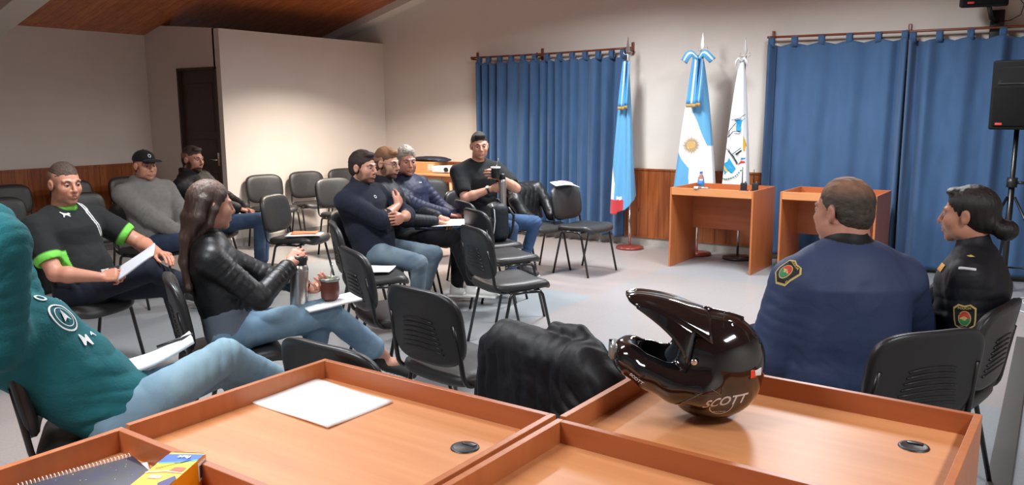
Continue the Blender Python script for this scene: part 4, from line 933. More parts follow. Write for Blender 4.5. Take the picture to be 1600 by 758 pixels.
#END_PEOPLE
# ------------------------------------------------------------------ curtains
def cloth_mat(name,c,c2,rough=.85): return mat(name,c,rough,noise=(5,c2,.3,(2,2,.6)),bump=(300,.25),sheen=.15)
M['curtain']=cloth_mat('blue_curtain',srgb(64,98,138),srgb(52,84,122))
def curtain(label,x0,x1,zt,zb,y,fold,group=None,tabs=8,name='curtain',sag=.012,seed=0,gather=None):
    t=thing(name,label,'curtain',((x0+x1)/2,y,0),0,group); cx=(x0+x1)/2
    nx=int((x1-x0)/.011); nz=60; xs=np.linspace(x0,x1,nx)
    rr=np.random.RandomState(seed); lam,amp=fold(xs); ph=np.cumsum(2*PI/lam)*(xs[1]-xs[0]); P=[]
    jit=np.array([rr.uniform(-1,1) for _ in range(40)])
    for i,x in enumerate(xs):
        row=[]
        for k in range(nz):
            v=k/(nz-1); z=zt+(zb-zt)*v; drift=.5*math.sin(x*3.1+seed)+.9*math.sin(x*1.3+seed*2)
            a=amp[i]*(.75+.25*v)*(1+.25*math.sin(ph[i]*.37+v*2)); yy=a*(math.sin(ph[i]+drift*v*.8)+.28*math.sin(2*ph[i]+v*3+seed))
            tabx=(x-x0)/(x1-x0)*(tabs-1); sg=sag*2*(1-abs(math.cos(PI*tabx)))*max(0,1-v*6)
            row.append(Vector((x-cx+ (gather(x,v) if gather else 0),-yy,z-sg+ (0 if v<.99 else .006*math.sin(ph[i]*.5)))))
        P.append(row)
    MB().grid(P).build('cloth',M['curtain'],t,solid=.002)
    for j in range(tabs):
        x=x0+(x1-x0)*j/(tabs-1); x=min(max(x,x0+.03),x1-.03)-cx
        mb=MB(); pts=[(0,-.006,zt-.03),(0,-.024,zt+.01),(0,-.026,zt+.045),(0,-.012,zt+.068),(0,.012,zt+.068),(0,.026,zt+.045),(0,.024,zt+.01),(0,.006,zt-.03)]
        mb.grid([[Vector((x+dx,py,pz)) for (_,py,pz) in pts] for dx in(-.028,-.01,.01,.028)]); mb.build('tab',M['curtain'],t,solid=.003)
    return t
def rod(label,x0,x1,z0,z1,y,br,group=None):
    t=thing('curtain_rod',label,'curtain rod',(0,0,0),0,group)
    n=10; MB().tube([(x0+(x1-x0)*i/n,y,z0+(z1-z0)*i/n-.008*math.sin(PI*i/n)) for i in range(n+1)],.012,10).build('rod',M['trim_wood'],t)
    for b in br:
        zz=z0+(z1-z0)*(b-x0)/(x1-x0); mb=MB(); mb.rbox(b-.016,b+.016,YF-.022,YF-.001,zz-.07,zz+.07,.006); mb.rbox(b-.012,b+.012,y-.018,YF-.01,zz-.03,zz-.012,.004); mb.rbox(b-.012,b+.012,y-.022,y-.014,zz-.03,zz+.012,.003); mb.build('bracket',M['trim_wood'],t)
    return t
rod('left wooden curtain rod above the pleated curtain',-6.36,-4.10,2.235,2.255,8.56,(-6.33,-5.35,-4.14))
rod('right wooden curtain rod above the two flat blue curtains',-2.58,1.6,2.285,2.255,8.56,(-2.55,-1.27,.2))
def f_left(xs): return .135+.04*np.sin(xs*5.3),.052+.020*np.sin(xs*7.1+1)
curtain('densely pleated blue curtain left of the flags',-6.24,-4.17,2.17,.10,8.54,f_left,'blue tab-top curtains',tabs=13,seed=1)
def f_r1(xs):
    e=np.minimum(xs+2.56,-1.26-xs); g=np.exp(-(e/.16)**2); return .09+.24*(1-g),.020+.045*g
curtain('nearly flat blue curtain panel right of the flags, behind the desks',-2.56,-1.26,2.21,.06,8.54,f_r1,'blue tab-top curtains',tabs=6,seed=2)
def f_r2(xs):
    e=np.minimum(xs+1.26,1.5-xs); g=np.exp(-(e/.20)**2); h=np.exp(-((xs+.45)/.2)**2); return .10+.22*(1-g)-.08*h,.022+.050*g+.02*h
curtain('blue curtain panel behind the black loudspeaker at far right',-1.25,1.5,2.19,.04,8.53,f_r2,'blue tab-top curtains',tabs=12,seed=3)
# ------------------------------------------------------------------ flags
M['pole_wood']=mat('dark_red_pole',srgb(84,34,28),.35,coat=.3); M['disc_red']=mat('red_lacquer_base',srgb(126,52,44),.3,coat=.4); M['disc_dark']=mat('dark_base',srgb(52,40,38),.35,coat=.3)
M['flag']=mat('satin_flag',(.5,.5,.5),.55,attr=True,bump=(200,.1),sheen=.2); M['fringe']=mat('gold_fringe',srgb(178,140,84),.6,bump=(200,.6,(1,1,.1)))
SKY=srgb(92,162,208); WHT=srgb(226,232,236)
def flag_stand(label,x,y,top,disc,lean=(0,0)):
    t=thing('flag_stand',label,'flag stand',(x,y,0),0,'flag stands with spear tips')
    L=lambda z: (lean[0]*z/top,lean[1]*z/top,z)
    MB().lathe([(0,.035),(.05,.035),(.15,.028),(.158,.018),(.158,0),(0,0)],40).build('base',disc,t)
    MB().tube([L(.03),L(.55)],.013,12).build('lower_pole',M['chrome'],t)
    m=MB(); m.lathe([(.013,.53),(.024,.535),(.024,.56),(.016,.60),(.014,.62)],16); m.build('collar',M['disc_red'],t)
    MB().tube([L(.6),L(top-.26)],.012,12).build('upper_pole',M['pole_wood'],t)
    s=MB(); q=L(top-.26); Tm=Matrix.Translation((q[0],q[1],0))
    s.lathe([(.013,top-.27),(.018,top-.25),(.012,top-.23),(.016,top-.21),(.010,top-.19)],12,M=Tm)
    a=[(-.008,top-.17),(-.019,top-.135),(-.013,top-.09),(0,top),(.013,top-.09),(.019,top-.135),(.008,top-.17)]
    vs=[Vector((q[0]+px,q[1]+yy*(1 if abs(px)<.02 else .3),pz)) for yy in(-.006,.006) for px,pz in a]; n=len(a)
    s.add(vs,[tuple(range(n)),tuple(range(n,2*n))[::-1]]+[(i,(i+1)%n,n+(i+1)%n,n+i) for i in range(n)])
    for sg in(-1,1): s.tube([(q[0]+sg*.008,q[1],top-.185),(q[0]+sg*.035,q[1],top-.195),(q[0]+sg*.052,q[1],top-.175),(q[0]+sg*.048,q[1],top-.150)],[.006,.005,.004,.002],8)
    s.build('spear_tip',M['steel'],t); return t
def drape(name,label,x,y,zt,zb,wl,wr,dep,folds,colfn,seed=0,bottom=None,lean=0):
    """cloth gathered at the pole top, widening downwards; wl/wr: half widths at the bottom"""
    nu,nv=150,130; V=[];C=[]
    for i in range(nv+1):
        v=i/nv; z=zt+(zb-zt)*v; g=.12+.88*(v**.72); 
        for k in range(nu):
            u=k/(nu-1)*2-1   # front sheet, then folded back at its sides
            a=u*1.35*PI/2; xx=(wl if u<0 else wr)*g*math.sin(min(max(a,-PI/2),PI/2))*(1-.12*max(0,abs(a)-PI/2)); yy=-dep*g*math.cos(a)*.6
            w_=math.sin(u*folds+seed+.8*math.sin(v*2.2+seed))*.026*g+.010*g*math.sin(u*folds*2.3+v*3)
            zz=z+(bottom(u)*v**3 if bottom else 0)
            V.append((xx+lean*v,yy+w_-.012,zz)); C.append(colfn(xx+lean*v,zz,u,v))
    V=np.array(V);C=np.array(C,float); Q=[]
    for i in range(nv):
        for k in range(nu-1): Q.append((i*nu+k,i*nu+k+1,(i+1)*nu+k+1,(i+1)*nu+k))
    o=shell_obj(name,[(V+A_(x,y,0)*0,np.array(Q),C)],M['flag'],None); o.location=(x,y,0); md=o.modifiers.new('s','SOLIDIFY'); md.thickness=.003; md.offset=1
    tag(o,label,'flag'); return o
flag_stand('flag stand with a dark red base disc, leftmost of the three, beside the pleated curtain',-3.99,8.36,2.36,M['disc_red'],(-.07,0))
flag_stand('flag stand of the light blue and white flag with the golden sun',-3.20,8.38,2.36,M['disc_red'],(0,0))
flag_stand('flag stand with a dark base disc under the white municipal flag',-2.74,8.36,2.28,M['disc_dark'],(0,0))
RED=srgb(190,52,58)
def c1(x,z,u,v):
    if z<.565 and x<.0: return RED
    if z<.60 and -.07<x<-.02: return WHT
    if z<1.08 and u<-.76+.44*min(1,(1.08-z)/.34): return WHT
    return SKY
def bot1(u): return .16*(u+.2) if u>-.2 else -.02
f1=drape('provincial_flag','narrow hanging light blue flag with white and red lower corner',-4.03,8.30,2.08,.42,.20,.10,.10,7,c1,1,bot1,.02)
def c2(x,z,u,v):
    U=140+x*350; W_=25+(2.36-z)*421
    if W_<345+ (U-110)*.1: return SKY
    if W_>520+(U-50)*1.5 and U<118: return SKY
    if U>120+(W_-360)*(58/140) and W_<520: return SKY
    return WHT
f2=drape('national_flag','large light blue and white flag with a golden sun on its white band',-3.20,8.32,2.12,.70,.25,.215,.16,5,c2,2)
f3=drape('municipal_flag','white hanging flag with a colourful coat of arms',-2.74,8.30,2.06,.70,.165,.115,.12,6,lambda x,z,u,v:WHT,3)
for fo,(bx,bw,cols) in ((f1,(-.01,.040,None)),(f2,(-.03,.055,None))):
    # ribbon tails with gold fringe and the bow
    zt=2.10 if fo is f2 else 2.09; zl=1.62 if fo is f2 else 1.60; y0=-.13 if fo is f2 else -.10
    for dx,w_,zl2 in ((0,bw,zl),(.075 if fo is f2 else .055,bw*.45,zl+.01)):
        P=[[Vector((bx+dx+ (k/8-.5)*2*w_*(.55+.45*i/12), y0*(.35+.65*i/12)-.012*math.sin(k*.9+i*.2)-.008, zt+(zl2-zt)*i/12)) for k in range(9)] for i in range(13)]
        mb=MB(); vs=[p for r_ in P for p in r_]
        fs=[(i*9+k,i*9+k+1,(i+1)*9+k+1,(i+1)*9+k) for i in range(12) for k in range(8)]
        mb.add(vs,fs,0,True)
        mb.m=[1 if (j%8) in(3,4) else 0 for j in range(len(mb.f))]
        mb.build('ribbon',[mat('ribbon_blue',srgb(70,150,205),.5),mat('ribbon_white',WHT,.5)],fo,solid=.002)
        fz=P[-1]; MB().grid([[p+Vector((0,-.002,0)) for p in fz],[p+Vector((0,-.003,-.035)) for p in fz]]).build('gold_fringe',M['fringe'],fo,solid=.004)
if True:
    for sg in(-1,1):
        P=[]
        for i in range(15):
            a=i/14; fx=lambda a_: (sg*(.005+.150*a_**.9),2.085+.075*math.sin(min(a_*1.6,1)*PI/2)-.150*max(0,a_-.25)**1.3)
            x0_,z0_=fx(a); x1_,z1_=fx(a+.01); dx_,dz_=x1_-x0_,z1_-z0_; n_=math.hypot(dx_,dz_); px_,pz_=-dz_/n_*sg,dx_/n_*sg; wd_=.022+.030*min(1,a*2)
            P.append([Vector((x0_+px_*(k/4-.5)*wd_*1.5,-.055-.035*math.sin(a*PI),z0_+pz_*(k/4-.5)*wd_*1.5)) for k in range(5)])
        mb=MB(); mb.grid(P); mb.m=[1 if (j%4) in(1,2) and 0 else (1 if j%4==2 else 0) for j in range(len(mb.f))]
        mb.build('bow_loop',[mat('ribbon_blue',srgb(84,166,214),.5),mat('ribbon_white',WHT,.5)],f2,solid=.003)
    b=MB()
    for sg in(-1,1): b.tube([(0,-.03,2.04),(sg*.03,-.05,2.07),(sg*.055,-.05,2.04),(sg*.06,-.05,1.99)],[.010,.014,.012,.006],8)
    b.build('bow',mat('bow_white',WHT,.6),f3)
sun=[]; 
sun.append((*poly(disc(0,0,.036),3),0))
ray_v=[];ray_f=[]
for i in range(32):
    a=2*PI*i/32; r1=.098 if i%2==0 else .085; w_=.0045; b=len(ray_v)
    for k in range(5):
        rr=.042+(r1-.042)*k/4; wv=(.004*math.sin(k*1.8) if i%2 else 0); ww=w_*(1-k/4.2)
        ca,sa=math.cos(a),math.sin(a); ray_v+=[(rr*ca-(wv+ww)*sa,rr*sa+(wv+ww)*ca),(rr*ca-(wv-ww)*sa,rr*sa+(wv-ww)*ca)]
    ray_f+=[(b+2*k,b+2*k+1,b+2*k+3,b+2*k+2) for k in range(4)]
sun.append((ray_v,ray_f,1))
decal('sun_emblem',f2,sun,(-.045,-.2,1.19),(0,1,0),(0,0,1),[mat('sun_gold',srgb(196,160,96),.6),mat('sun_ray',srgb(176,144,88),.6)],off=.006,size=1.12)
G=mat('emblem_grey',srgb(120,124,128),.6); Yl=mat('emblem_yellow',srgb(214,178,40),.6); Bl=mat('emblem_blue',srgb(40,150,200),.6); Gn=mat('emblem_green',srgb(60,130,110),.6)
def qd(a): return (a,[tuple(range(len(a)))],)
s_=lambda pts: [((px-160)/675,(380-py)/813) for px,py in pts]
em=[(*poly(s_([(150,158),(225,140),(205,248),(165,245),(165,180)]),3),0),(*poly(s_([(78,500),(125,470),(172,560),(150,600),(95,612),(72,570)]),3),0),(*poly(s_([(82,520),(120,575),(118,598),(84,565)]),3),1),(*poly(s_([(222,275),(250,285),(252,400),(235,415),(224,400)]),3),1),
 (*poly(s_([(190,525),(215,490),(258,485),(258,510)]),3),2),(*poly(s_([(97,400),(110,380),(188,510),(178,530)]),3),3),(*poly(s_([(165,438),(215,400),(218,412),(172,448)]),3),5),(*poly(s_([(215,465),(255,455),(255,482),(212,488)]),3),0)]
for i in range(11):
    a=i/10; cxp=70+150*a; cyp=645-75*a*a+15*math.sin(a*3); em.append((*poly(s_([(cxp-9,cyp),(cxp,cyp-9),(cxp+9,cyp-3),(cxp,cyp+8)]),2),4))
for l in ([(130,160),(200,140),(240,95)],[(112,300),(150,250),(205,250)],[(120,300),(118,250),(165,180)],[(105,395),(160,460),(185,520)],[(150,440),(215,385)]):
    for a,b in zip(l,l[1:]):
        dx,dy=b[0]-a[0],b[1]-a[1]; n_=math.hypot(dx,dy); ox,oy=-dy/n_*2.6,dx/n_*2.6; em.append((*poly(s_([(a[0]-ox,a[1]-oy),(b[0]-ox,b[1]-oy),(b[0]+ox,b[1]+oy),(a[0]+ox,a[1]+oy)]),3),5))
decal('coat_of_arms',f3,em,(-.035,-.2,1.18),(0,1,0),(0,0,1),[Bl,Yl,M['red_print'],G,Gn,M['black_print']],off=.006)
# ------------------------------------------------------------------ things on the front desk
M['bottle']=mat('clear_plastic',(.85,.93,.98),.08,trans=.9); M['label_blue']=mat('bottle_label',srgb(40,110,180),.5)
t=thing('water_bottle','small clear water bottle with a blue cap on the desk by the flags','bottle',(-3.00,7.92,.746))
MB().lathe([(0,0),(.030,.001),(.033,.012),(.032,.06),(.033,.11),(.030,.135),(.014,.165),(.0125,.178)],24).build('bottle_body',M['bottle'],t)
MB().lathe([(.0337,.05),(.0337,.10)],24).build('label',M['label_blue'],t,solid=.0008); MB().lathe([(0,.196),(.0145,.195),(.015,.176),(.012,.176)],16).build('cap',M['blue_pen'],t)
for i,(dx,dy,hh,lb) in enumerate(((-2.54,7.86,.16,'black handheld radio with a tall antenna on the front desk, left of the pair'),(-2.44,7.90,.135,'black handheld radio with a short antenna on the front desk, right of the pair'))):
    t=thing('handheld_radio',lb,'radio',(dx,dy,.746),R(8),'handheld radios in their charger'); m=MB(); m.rbox(-.030,.030,-.020,.020,.0,.105,.007); m.rbox(-.042,.042,-.034,.034,0,.035,.008); m.build('radio_body',M['black_plastic'],t)
    MB().tube([(-.016,0,.10),(-.016,0,.10+hh)],[.006,.003],8).build('antenna',M['black_plastic'],t); MB().lathe([(0,.118),(.008,.118),(.008,.10)],10,M=Matrix.Translation((.014,0,0))).build('knob',M['black_metal'],t)
def sheet(name,label,cat,x,y,z,w_,h_,rz,th=.002,m='paper',bend=0,group=None,pitch=0,roll=0,n=12,mm=None):
    P=[];Pb=[]
    for i in range(n+1):
        u=i/n-.5; P.append([Vector((u*w_,(k/n-.5)*h_,bend*(4*u*u)+.002*math.sin(5*u+4*(k/n)))) for k in range(n+1)])
    mb=MB(); mb.grid(P); o=mb.build(name,mm or M[m],None); md=o.modifiers.new('s','SOLIDIFY'); md.thickness=th; md.offset=1
    o.location=(x,y,z); o.rotation_euler=(pitch,roll,rz); tag(o,label,cat,group); return o
sheet('paper','white sheets spread along the front desk between bottle and radios','paper',-2.77,7.86,.7475,.36,.22,.1)
t=thing('marker','grey marker with a white cap on the front rim of the desk by the flags','marker',(-2.85,7.575,.80),R(6)); MB().tube([(-.05,0,.009),(.07,0,.009)],.0085,12).build('barrel',M['steel'],t); MB().rbox(-.085,-.045,-.012,.012,.0,.022,.004).build('cap',M['paper'],t)
sheet('paper','white sheets on the desk half hidden by the seated officer','paper',-1.80,7.98,.7475,.30,.22,.05)
# ------------------------------------------------------------------ loudspeakers
M['spk']=mat('speaker_black',(.004,.004,.004),.6,bump=(200,.2),spec=.25); M['grille']=mat('speaker_grille',(.005,.005,.0055),.8,bump=(300,.3),spec=.2)
def speaker(label,loc,rz,w_,d_,h_,pitch=0,group=None):
    t=thing('loudspeaker',label,'loudspeaker',loc,rz,group); t.rotation_euler=(pitch,0,rz)
    mb=MB(); pts=[(-w_/2,-d_*.42),(w_/2,-d_*.42),(w_/2*.98,0),(w_/2*.6,d_*.58),(-w_/2*.6,d_*.58),(-w_/2*.98,0)]; mb.prism(pts,0,h_); mb.build('cabinet',M['spk'],t,bevel=.015)
    MB().rbox(-w_*.43,w_*.43,-d_*.42-.014,-d_*.42+.002,h_*.05,h_*.60,.012).build('woofer_grille',M['grille'],t)
    horn=MB(); horn.grid([[Vector((sx*w_*.36*k,-d_*.42-.006+.05*(1-k),h_*.78+sz*h_*.12*k)) for sx,sz in ((-1,-1),(-1,0),(-1,1),(0,1),(1,1),(1,0),(1,-1),(0,-1))] for k in(1.05,1.0,.6,.15)],closeu=True); horn.build('horn',M['black_plastic'],t)
    b=MB(); b.rbox(-w_*.36,-w_*.22,-d_*.42-.018,-d_*.42-.012,h_*.065,h_*.10,.003); b.build('red_badge',M['red_print'],t); return t
speaker('large black loudspeaker raised on a tripod stand in front of the right curtain',(-.31,7.98,1.38),R(-8),.37,.34,.56)
t=thing('speaker_stand','black tripod stand carrying the large loudspeaker','stand',(-.31,7.98,0))
MB().tube([(0,0,.30),(0,0,1.40)],.019,12).build('pole',M['black_metal'],t); MB().tube([(0,0,.12),(0,0,.95)],.024,12).build('outer_tube',M['black_metal'],t)
MB().lathe([(.025,.90),(.04,.90),(.04,.98),(.025,.98)],16).build('collar',M['black_plastic'],t); MB().tube([(.03,0,.94),(.09,-.02,.94)],.012,8).build('knob',M['black_plastic'],t)
for a in(100,220,340):
    c_,s2=math.cos(R(a)),math.sin(R(a)); MB().tube([(c_*.03,s2*.03,.82),(c_*.30,s2*.30,.30),(c_*.50,s2*.50,.012)],.011,8).build('leg',M['black_metal'],t); MB().tube([(c_*.02,s2*.02,.22),(c_*.34,s2*.34,.24)],.008,8).build('brace',M['black_metal'],t)
speaker('black loudspeaker mounted high on the front wall at the top right corner',(-.66,8.28,2.42),R(12),.36,.30,.50,R(8))
t=thing('speaker_bracket','black wall bracket with a vertical post under the high loudspeaker','bracket',(-.56,8.5,0)); MB().rbox(-.055,.055,.12,.165,2.13,2.42,.005).build('wall_plate',M['black_metal'],t); MB().tube([(0,.13,2.32),(-.04,.0,2.34),(-.06,-.12,2.46)],.020,10).build('arm',M['black_metal'],t)
o=MB().tube([(-.52,8.40,2.56),(-.42,8.46,2.52),(-.36,8.5,2.44),(-.38,8.55,2.36),(-.46,8.6,2.32),(-.53,8.62,2.32)],.004,6).build('speaker_cable',M['black_plastic']); tag(o,'thin black cable looping from the wall loudspeaker to its bracket','cable')
o=MB().tube([(-.30,8.60,2.95),(-.29,8.60,2.6),(-.25,8.6,2.3),(-.22,8.46,1.9)],.005,6).build('hanging_cable',M['black_plastic']); tag(o,'black cable hanging down the wall at the right edge','cable')
pts=[];rs_=random.Random(3)
for i in range(60):
    a=i/59*11; pts.append((-.10+.16*math.cos(a)+.012*a,7.45+.34*math.sin(a*.93)+.02*math.cos(3*a),.006+.002*(i%2)))
o=MB().tube(pts,.005,6).build('extension_cord',mat('white_cable',srgb(214,214,216),.5)); tag(o,'tangled white cable lying on the floor at the right edge','cable')
o=MB().rbox(-.14,-.05,3.3,6.4,0,.012,.004).build('floor_dark_strip',mat('strip_dark_grey',srgb(74,72,68),.7)); tag(o,'dark grey strip on the floor at the lower right edge','floor strip')  # flat dark grey strip along the floor, covers nothing
# ------------------------------------------------------------------ table with boxes
t=thing('wooden_table','small wooden table with boxes on it in the far corner','table',(-6.75,8.18,0)); TW=mat('table_wood',srgb(196,140,100),.5,noise=(3,srgb(180,122,84),.3,(1,8,8)))
MB().rbox(-.55,.60,-.30,.30,.765,.795,.006).build('tabletop',TW,t)
for sx in(-.50,.54):
    for sy in(-.25,.25): MB().tube([(sx*.92,sy*.9,.77),(sx*1.04,sy,.0)],[.022,.016],8).build('leg',TW,t)
MB().box(-.48,.52,-.25,-.23,.70,.765).build('apron',TW,t)
t=thing('cardboard_box','brown cardboard box on the corner table','box',(-6.78,8.10,.796),R(4)); CB=mat('cardboard',srgb(182,134,84),.8,noise=(6,srgb(168,120,72),.3)); MB().box(-.26,.26,-.15,.15,0,.135).build('box_body',CB,t,bevel=.004); MB().box(-.262,.262,-.02,.02,.1352,.1362).build('tape',mat('tape',srgb(196,160,116),.4),t)
MB().box(.15,.24,-.1515,-.1505,.03,.11).build('label',mat('grey_label',srgb(176,168,156),.6),t)
t=thing('folded_bag','flat dark navy bag lying on top of the cardboard box','bag',(-6.72,8.12,.932),R(3)); g=SDF(.007); g.ell((0,0,.03),(.25,.13,.032),None,.02).ell((.12,.02,.02),(.20,.12,.026),None,.03).cap((-.22,-.10,.012),(.30,-.09,.008),.010,.008,.01)
shell_obj('bag_body',[g.mesh(srgb(30,34,52),wrinkle(.004,10,seed=3))],M['nylon'],t); MB().tube([(-.2,-.125,.03),(0,-.15,.034),(.22,-.135,.024)],.006,6).build('strap',M['black_plastic'],t)
t=thing('projector','white projector on the right end of the corner table','projector',(-6.40,8.08,.796),R(5)); MB().rbox(-.15,.15,-.12,.12,.008,.088,.012).build('projector_body',M['paper'],t); MB().rbox(-.145,.0,-.1215,-.119,.02,.07,.003).build('vent',mat('pale_grey',srgb(196,196,194),.6),t); MB().tube([(.07,-.118,.05),(.07,-.145,.05)],.028,20).build('lens',M['black_plastic'],t)
o=MB().tube([(-6.30,7.95,.86),(-6.32,7.90,.80),(-6.33,7.868,.72),(-6.32,7.87,.5)],.004,6).build('projector_cable',M['black_plastic']); tag(o,'thin black cable hanging from the white projector','cable')
# ------------------------------------------------------------------ foreground desk items
for k in range(1): 
    o=sheet('paper_stack','stack of white paper on the rear-left cherry desk','paper stack',-1.665,1.515,.7465,.325,.235,R(-3),.006)
PN=Matrix.Rotation(R(-14),4,'Z')
t=thing('spiral_notebook','black spiral notebook with faint specks on the near-left desk','notebook',(-1.80,.795,.746),R(-13.5))
MB().rbox(0,.17,-.03,.215,.001,.012,.002).build('cover',mat('dark_cover',srgb(58,58,64),.5,noise=(26,srgb(52,54,76),.06)),t)
sp=MB()
for i in range(30): 
    y=-.02+.228*i/29; sp.tube([(-.006+.010*math.cos(a),y,.008+.009*math.sin(a)) for a in [2*PI*j/10 for j in range(10)]],.0011,5,closed=True)
sp.build('spiral_binding',mat('white_wire',srgb(206,206,206),.35),t)
sk=MB(); rs_=random.Random(5)
for i in range(26):
    x,y,r_=rs_.uniform(.01,.16),rs_.uniform(-.02,.2),rs_.uniform(.0006,.0016); sk.add([(x+r_*math.cos(a),y+r_*math.sin(a),.0125) for a in(0,1.57,3.14,4.71)],[(0,1,2,3)])
sk.build('cover_specks',M['white_print'],t)
sheet('paper_slip','white paper slip between the notebook and the pen box','paper',-1.675,.965,.7465,.10,.06,R(-25),.001)
t=thing('pen_box','orange and blue pen carton standing on the near-left desk','box',(-1.50,.935,.746),R(28))
BX=.040; BL=.085; BH=.066
M['box_orange']=mat('carton_orange',srgb(238,146,16),.4); 
MB().box(-BX,BX,-BL,BL,0,BH).build('carton',M['box_orange'],t,bevel=.0008)
def bp(pts,m,lvl,name='print'): return MB().add([(x,y,BH+.0004*lvl) for x,y in pts],[tuple(range(len(pts)))]).build(name,m,t,fixn=False)
bp([(-BX,-BL),(BX,-BL),(BX,BL),(-BX,BL)],mat('carton_top',srgb(250,186,50),.4),1,'top_print')
bp([(-BX,BL*.25),(-BX*.2,BL*.05),(BX,BL*.30),(BX,BL*.55),(0,BL*.35),(-BX,BL*.62)],mat('yellow_print2',srgb(252,228,40),.4),2,'yellow_band')
bp([(-BX,BL*.38),(0,BL*.42),(BX,BL*.62),(BX,BL*.92),(0,BL*.90),(-BX,BL*.86)],mat('box_blue',srgb(42,96,196),.4),3,'blue_band')
bp([(-BX,BL*.30),(BX*.3,BL*.40),(BX,BL*.55),(BX,BL*.62),(0,BL*.42),(-BX,BL*.36)],mat('box_cyan',srgb(60,180,220),.4),4,'cyan_band')
bp([(BX*.1,-BL*.12),(BX*.85,-BL*.10),(BX*.85,BL*.12),(BX*.25,BL*.12)],mat('box_red',srgb(232,90,40),.4),4,'red_panel')
bp([(-BX*.55,-BL*.52),(BX*.1,-BL*.52),(BX*.1,-BL*.34),(-BX*.55,-BL*.34)],mat('box_cream',srgb(250,226,180),.4),4,'cream_panel')
bp([(-BX,-BL*.20),(0,-BL*.10),(BX,-BL*.16),(BX,-BL*.20),(0,-BL*.15),(-BX,-BL*.25)],M['white_print'],5,'white_curve')
bp([(-BX*.75,BL*.0),(-BX*.70,-BL*.02),(BX*.7,BL*.54),(BX*.62,BL*.55)],M['black_print'],6,'pen_drawing')
bp([(BX*.3,-BL*.75),(BX*.75,-BL*.35),(BX,-BL*.5),(BX,-BL),(BX*.5,-BL)],mat('box_navy',srgb(52,48,110),.4),5,'navy_panel')
vs,fs=text2d('fast',.020,0,0,bold=.03,rot=PI); MB().add([(x+.004,y+BL*.70,BH+.0032) for x,y in vs],fs).build('lettering',M['white_print'],t,fixn=False)
MB().box(BX+.0003,BX+.0009,BL*.55,BL*.93,.018,BH-.006).build('barcode_label',M['paper'],t)
bl=MB(); 
for i in range(12): y=BL*.60+.024*i/12; bl.box(BX+.001,BX+.0013,y,y+.0011,.024,BH-.014)
bl.build('barcode',M['black_print'],t)
MB().box(-BX+.006,BX-.004,BL-.0002,BL+.0012,BH-.012,BH+.001).build('flap',mat('brown_flap',srgb(70,40,36),.6),t)
o=MB().tube([(-1.60,.80,.757),(-1.53,.88,.764)],.0028,8).build('pen',M['white_print']); tag(o,'slim white pen lying on the black notebook cover','pen')
# ------------------------------------------------------------------ papers held or lying on chairs
def orient(o,normal,along):
    z=Vector(normal).normalized(); x=Vector(along); x=(x-z*x.dot(z)).normalized(); y=z.cross(x); o.rotation_mode='QUATERNION'; o.rotation_quaternion=Matrix((x,y,z)).transposed().to_quaternion()
sheet('booklet','orange booklet on the seat of the chair in front of the partition','booklet',-5.50,4.90,.502,.22,.16,R(40),.006,mm=mat('orange_paper',srgb(236,150,84),.7,noise=(8,srgb(226,120,90),.3)))
sheet('paper','white papers under the orange booklet on the chair seat','paper',-5.47,4.87,.492,.30,.20,R(35),.006)
o=sheet('paper_pad','open white pad on the seat of the chair behind the navy pullover man','paper pad',-3.80,4.02,.492,.20,.22,R(30),.008)
o=sheet('notebook','thick white notebook open on the lap of the man in teal','notebook',-2.66,1.66,.690,.24,.19,0,.014,bend=.012); orient(o,(-.25,-.28,1),(.50,.86,.32))
o=MB().tube([(-2.685,1.665,.708),(-2.63,1.78,.737)],.006,8).build('pen',M['black_plastic']); tag(o,'black pen tucked on the white notebook in the lap of the man in teal','pen')
# ------------------------------------------------------------------ motorcycle helmet
M['gloss_black']=mat('gloss_black',(.006,.006,.007),.10,coat=1.0); M['gloss_black'].node_tree.nodes['Principled BSDF'].inputs['Coat Roughness'].default_value=.04
M['pad']=mat('helmet_lining',srgb(30,36,46),.9,bump=(120,.4)); M['silver']=mat('silver_mesh',srgb(150,152,150),.35,.6)
hm=thing('motocross_helmet','glossy black motocross helmet with a raised peak, on the right desk','helmet',(-.732,2.000,.7455),R(207-90))
g=SDF(.0032)
g.ell((0,-.010,.172),(.122,.150,.130),None,.02)
g.ell((0,-.018,.100),(.108,.122,.098),None,.05)
for q in(-1,1): g.chain([(q*.098,.02,.115),(q*.090,.085,.120),(q*.070,.150,.145),(q*.034,.198,.168),(0,.208,.172)],[.050,.046,.044,.043,.042],.025)
g.ell((0,.185,.262),(.090,.120,.052),np.array(Matrix.Rotation(R(14),3,'X')),.015,None,'s')
g.ell((0,.09,.20),(.083,.10,.075),None,.02,None,'s')
g.ell((0,-.01,.13),(.098,.118,.118),None,.01,None,'s')
g.ell((0,.10,.10),(.062,.11,.06),None,.02,None,'s')
RB=np.array(Matrix.Rotation(R(30),3,'X')); g.box((0,.16,-.008),(.2,.16,.060),RB,.01,.012,None,'s'); g.box((0,0,-.05),(.3,.3,.05),None,.001,.004,None,'s')
# ridges on the crown and grooves
for q in(-1,1): g.chain([(q*.045,-.13,.232),(q*.052,-.06,.280),(q*.048,.03,.292),(q*.045,.08,.275)],[.001,.002,.002,.001],.010)
g.chain([(0,-.10,.285),(0,.0,.308),(0,.07,.295)],[.002,.003,.002],.014)

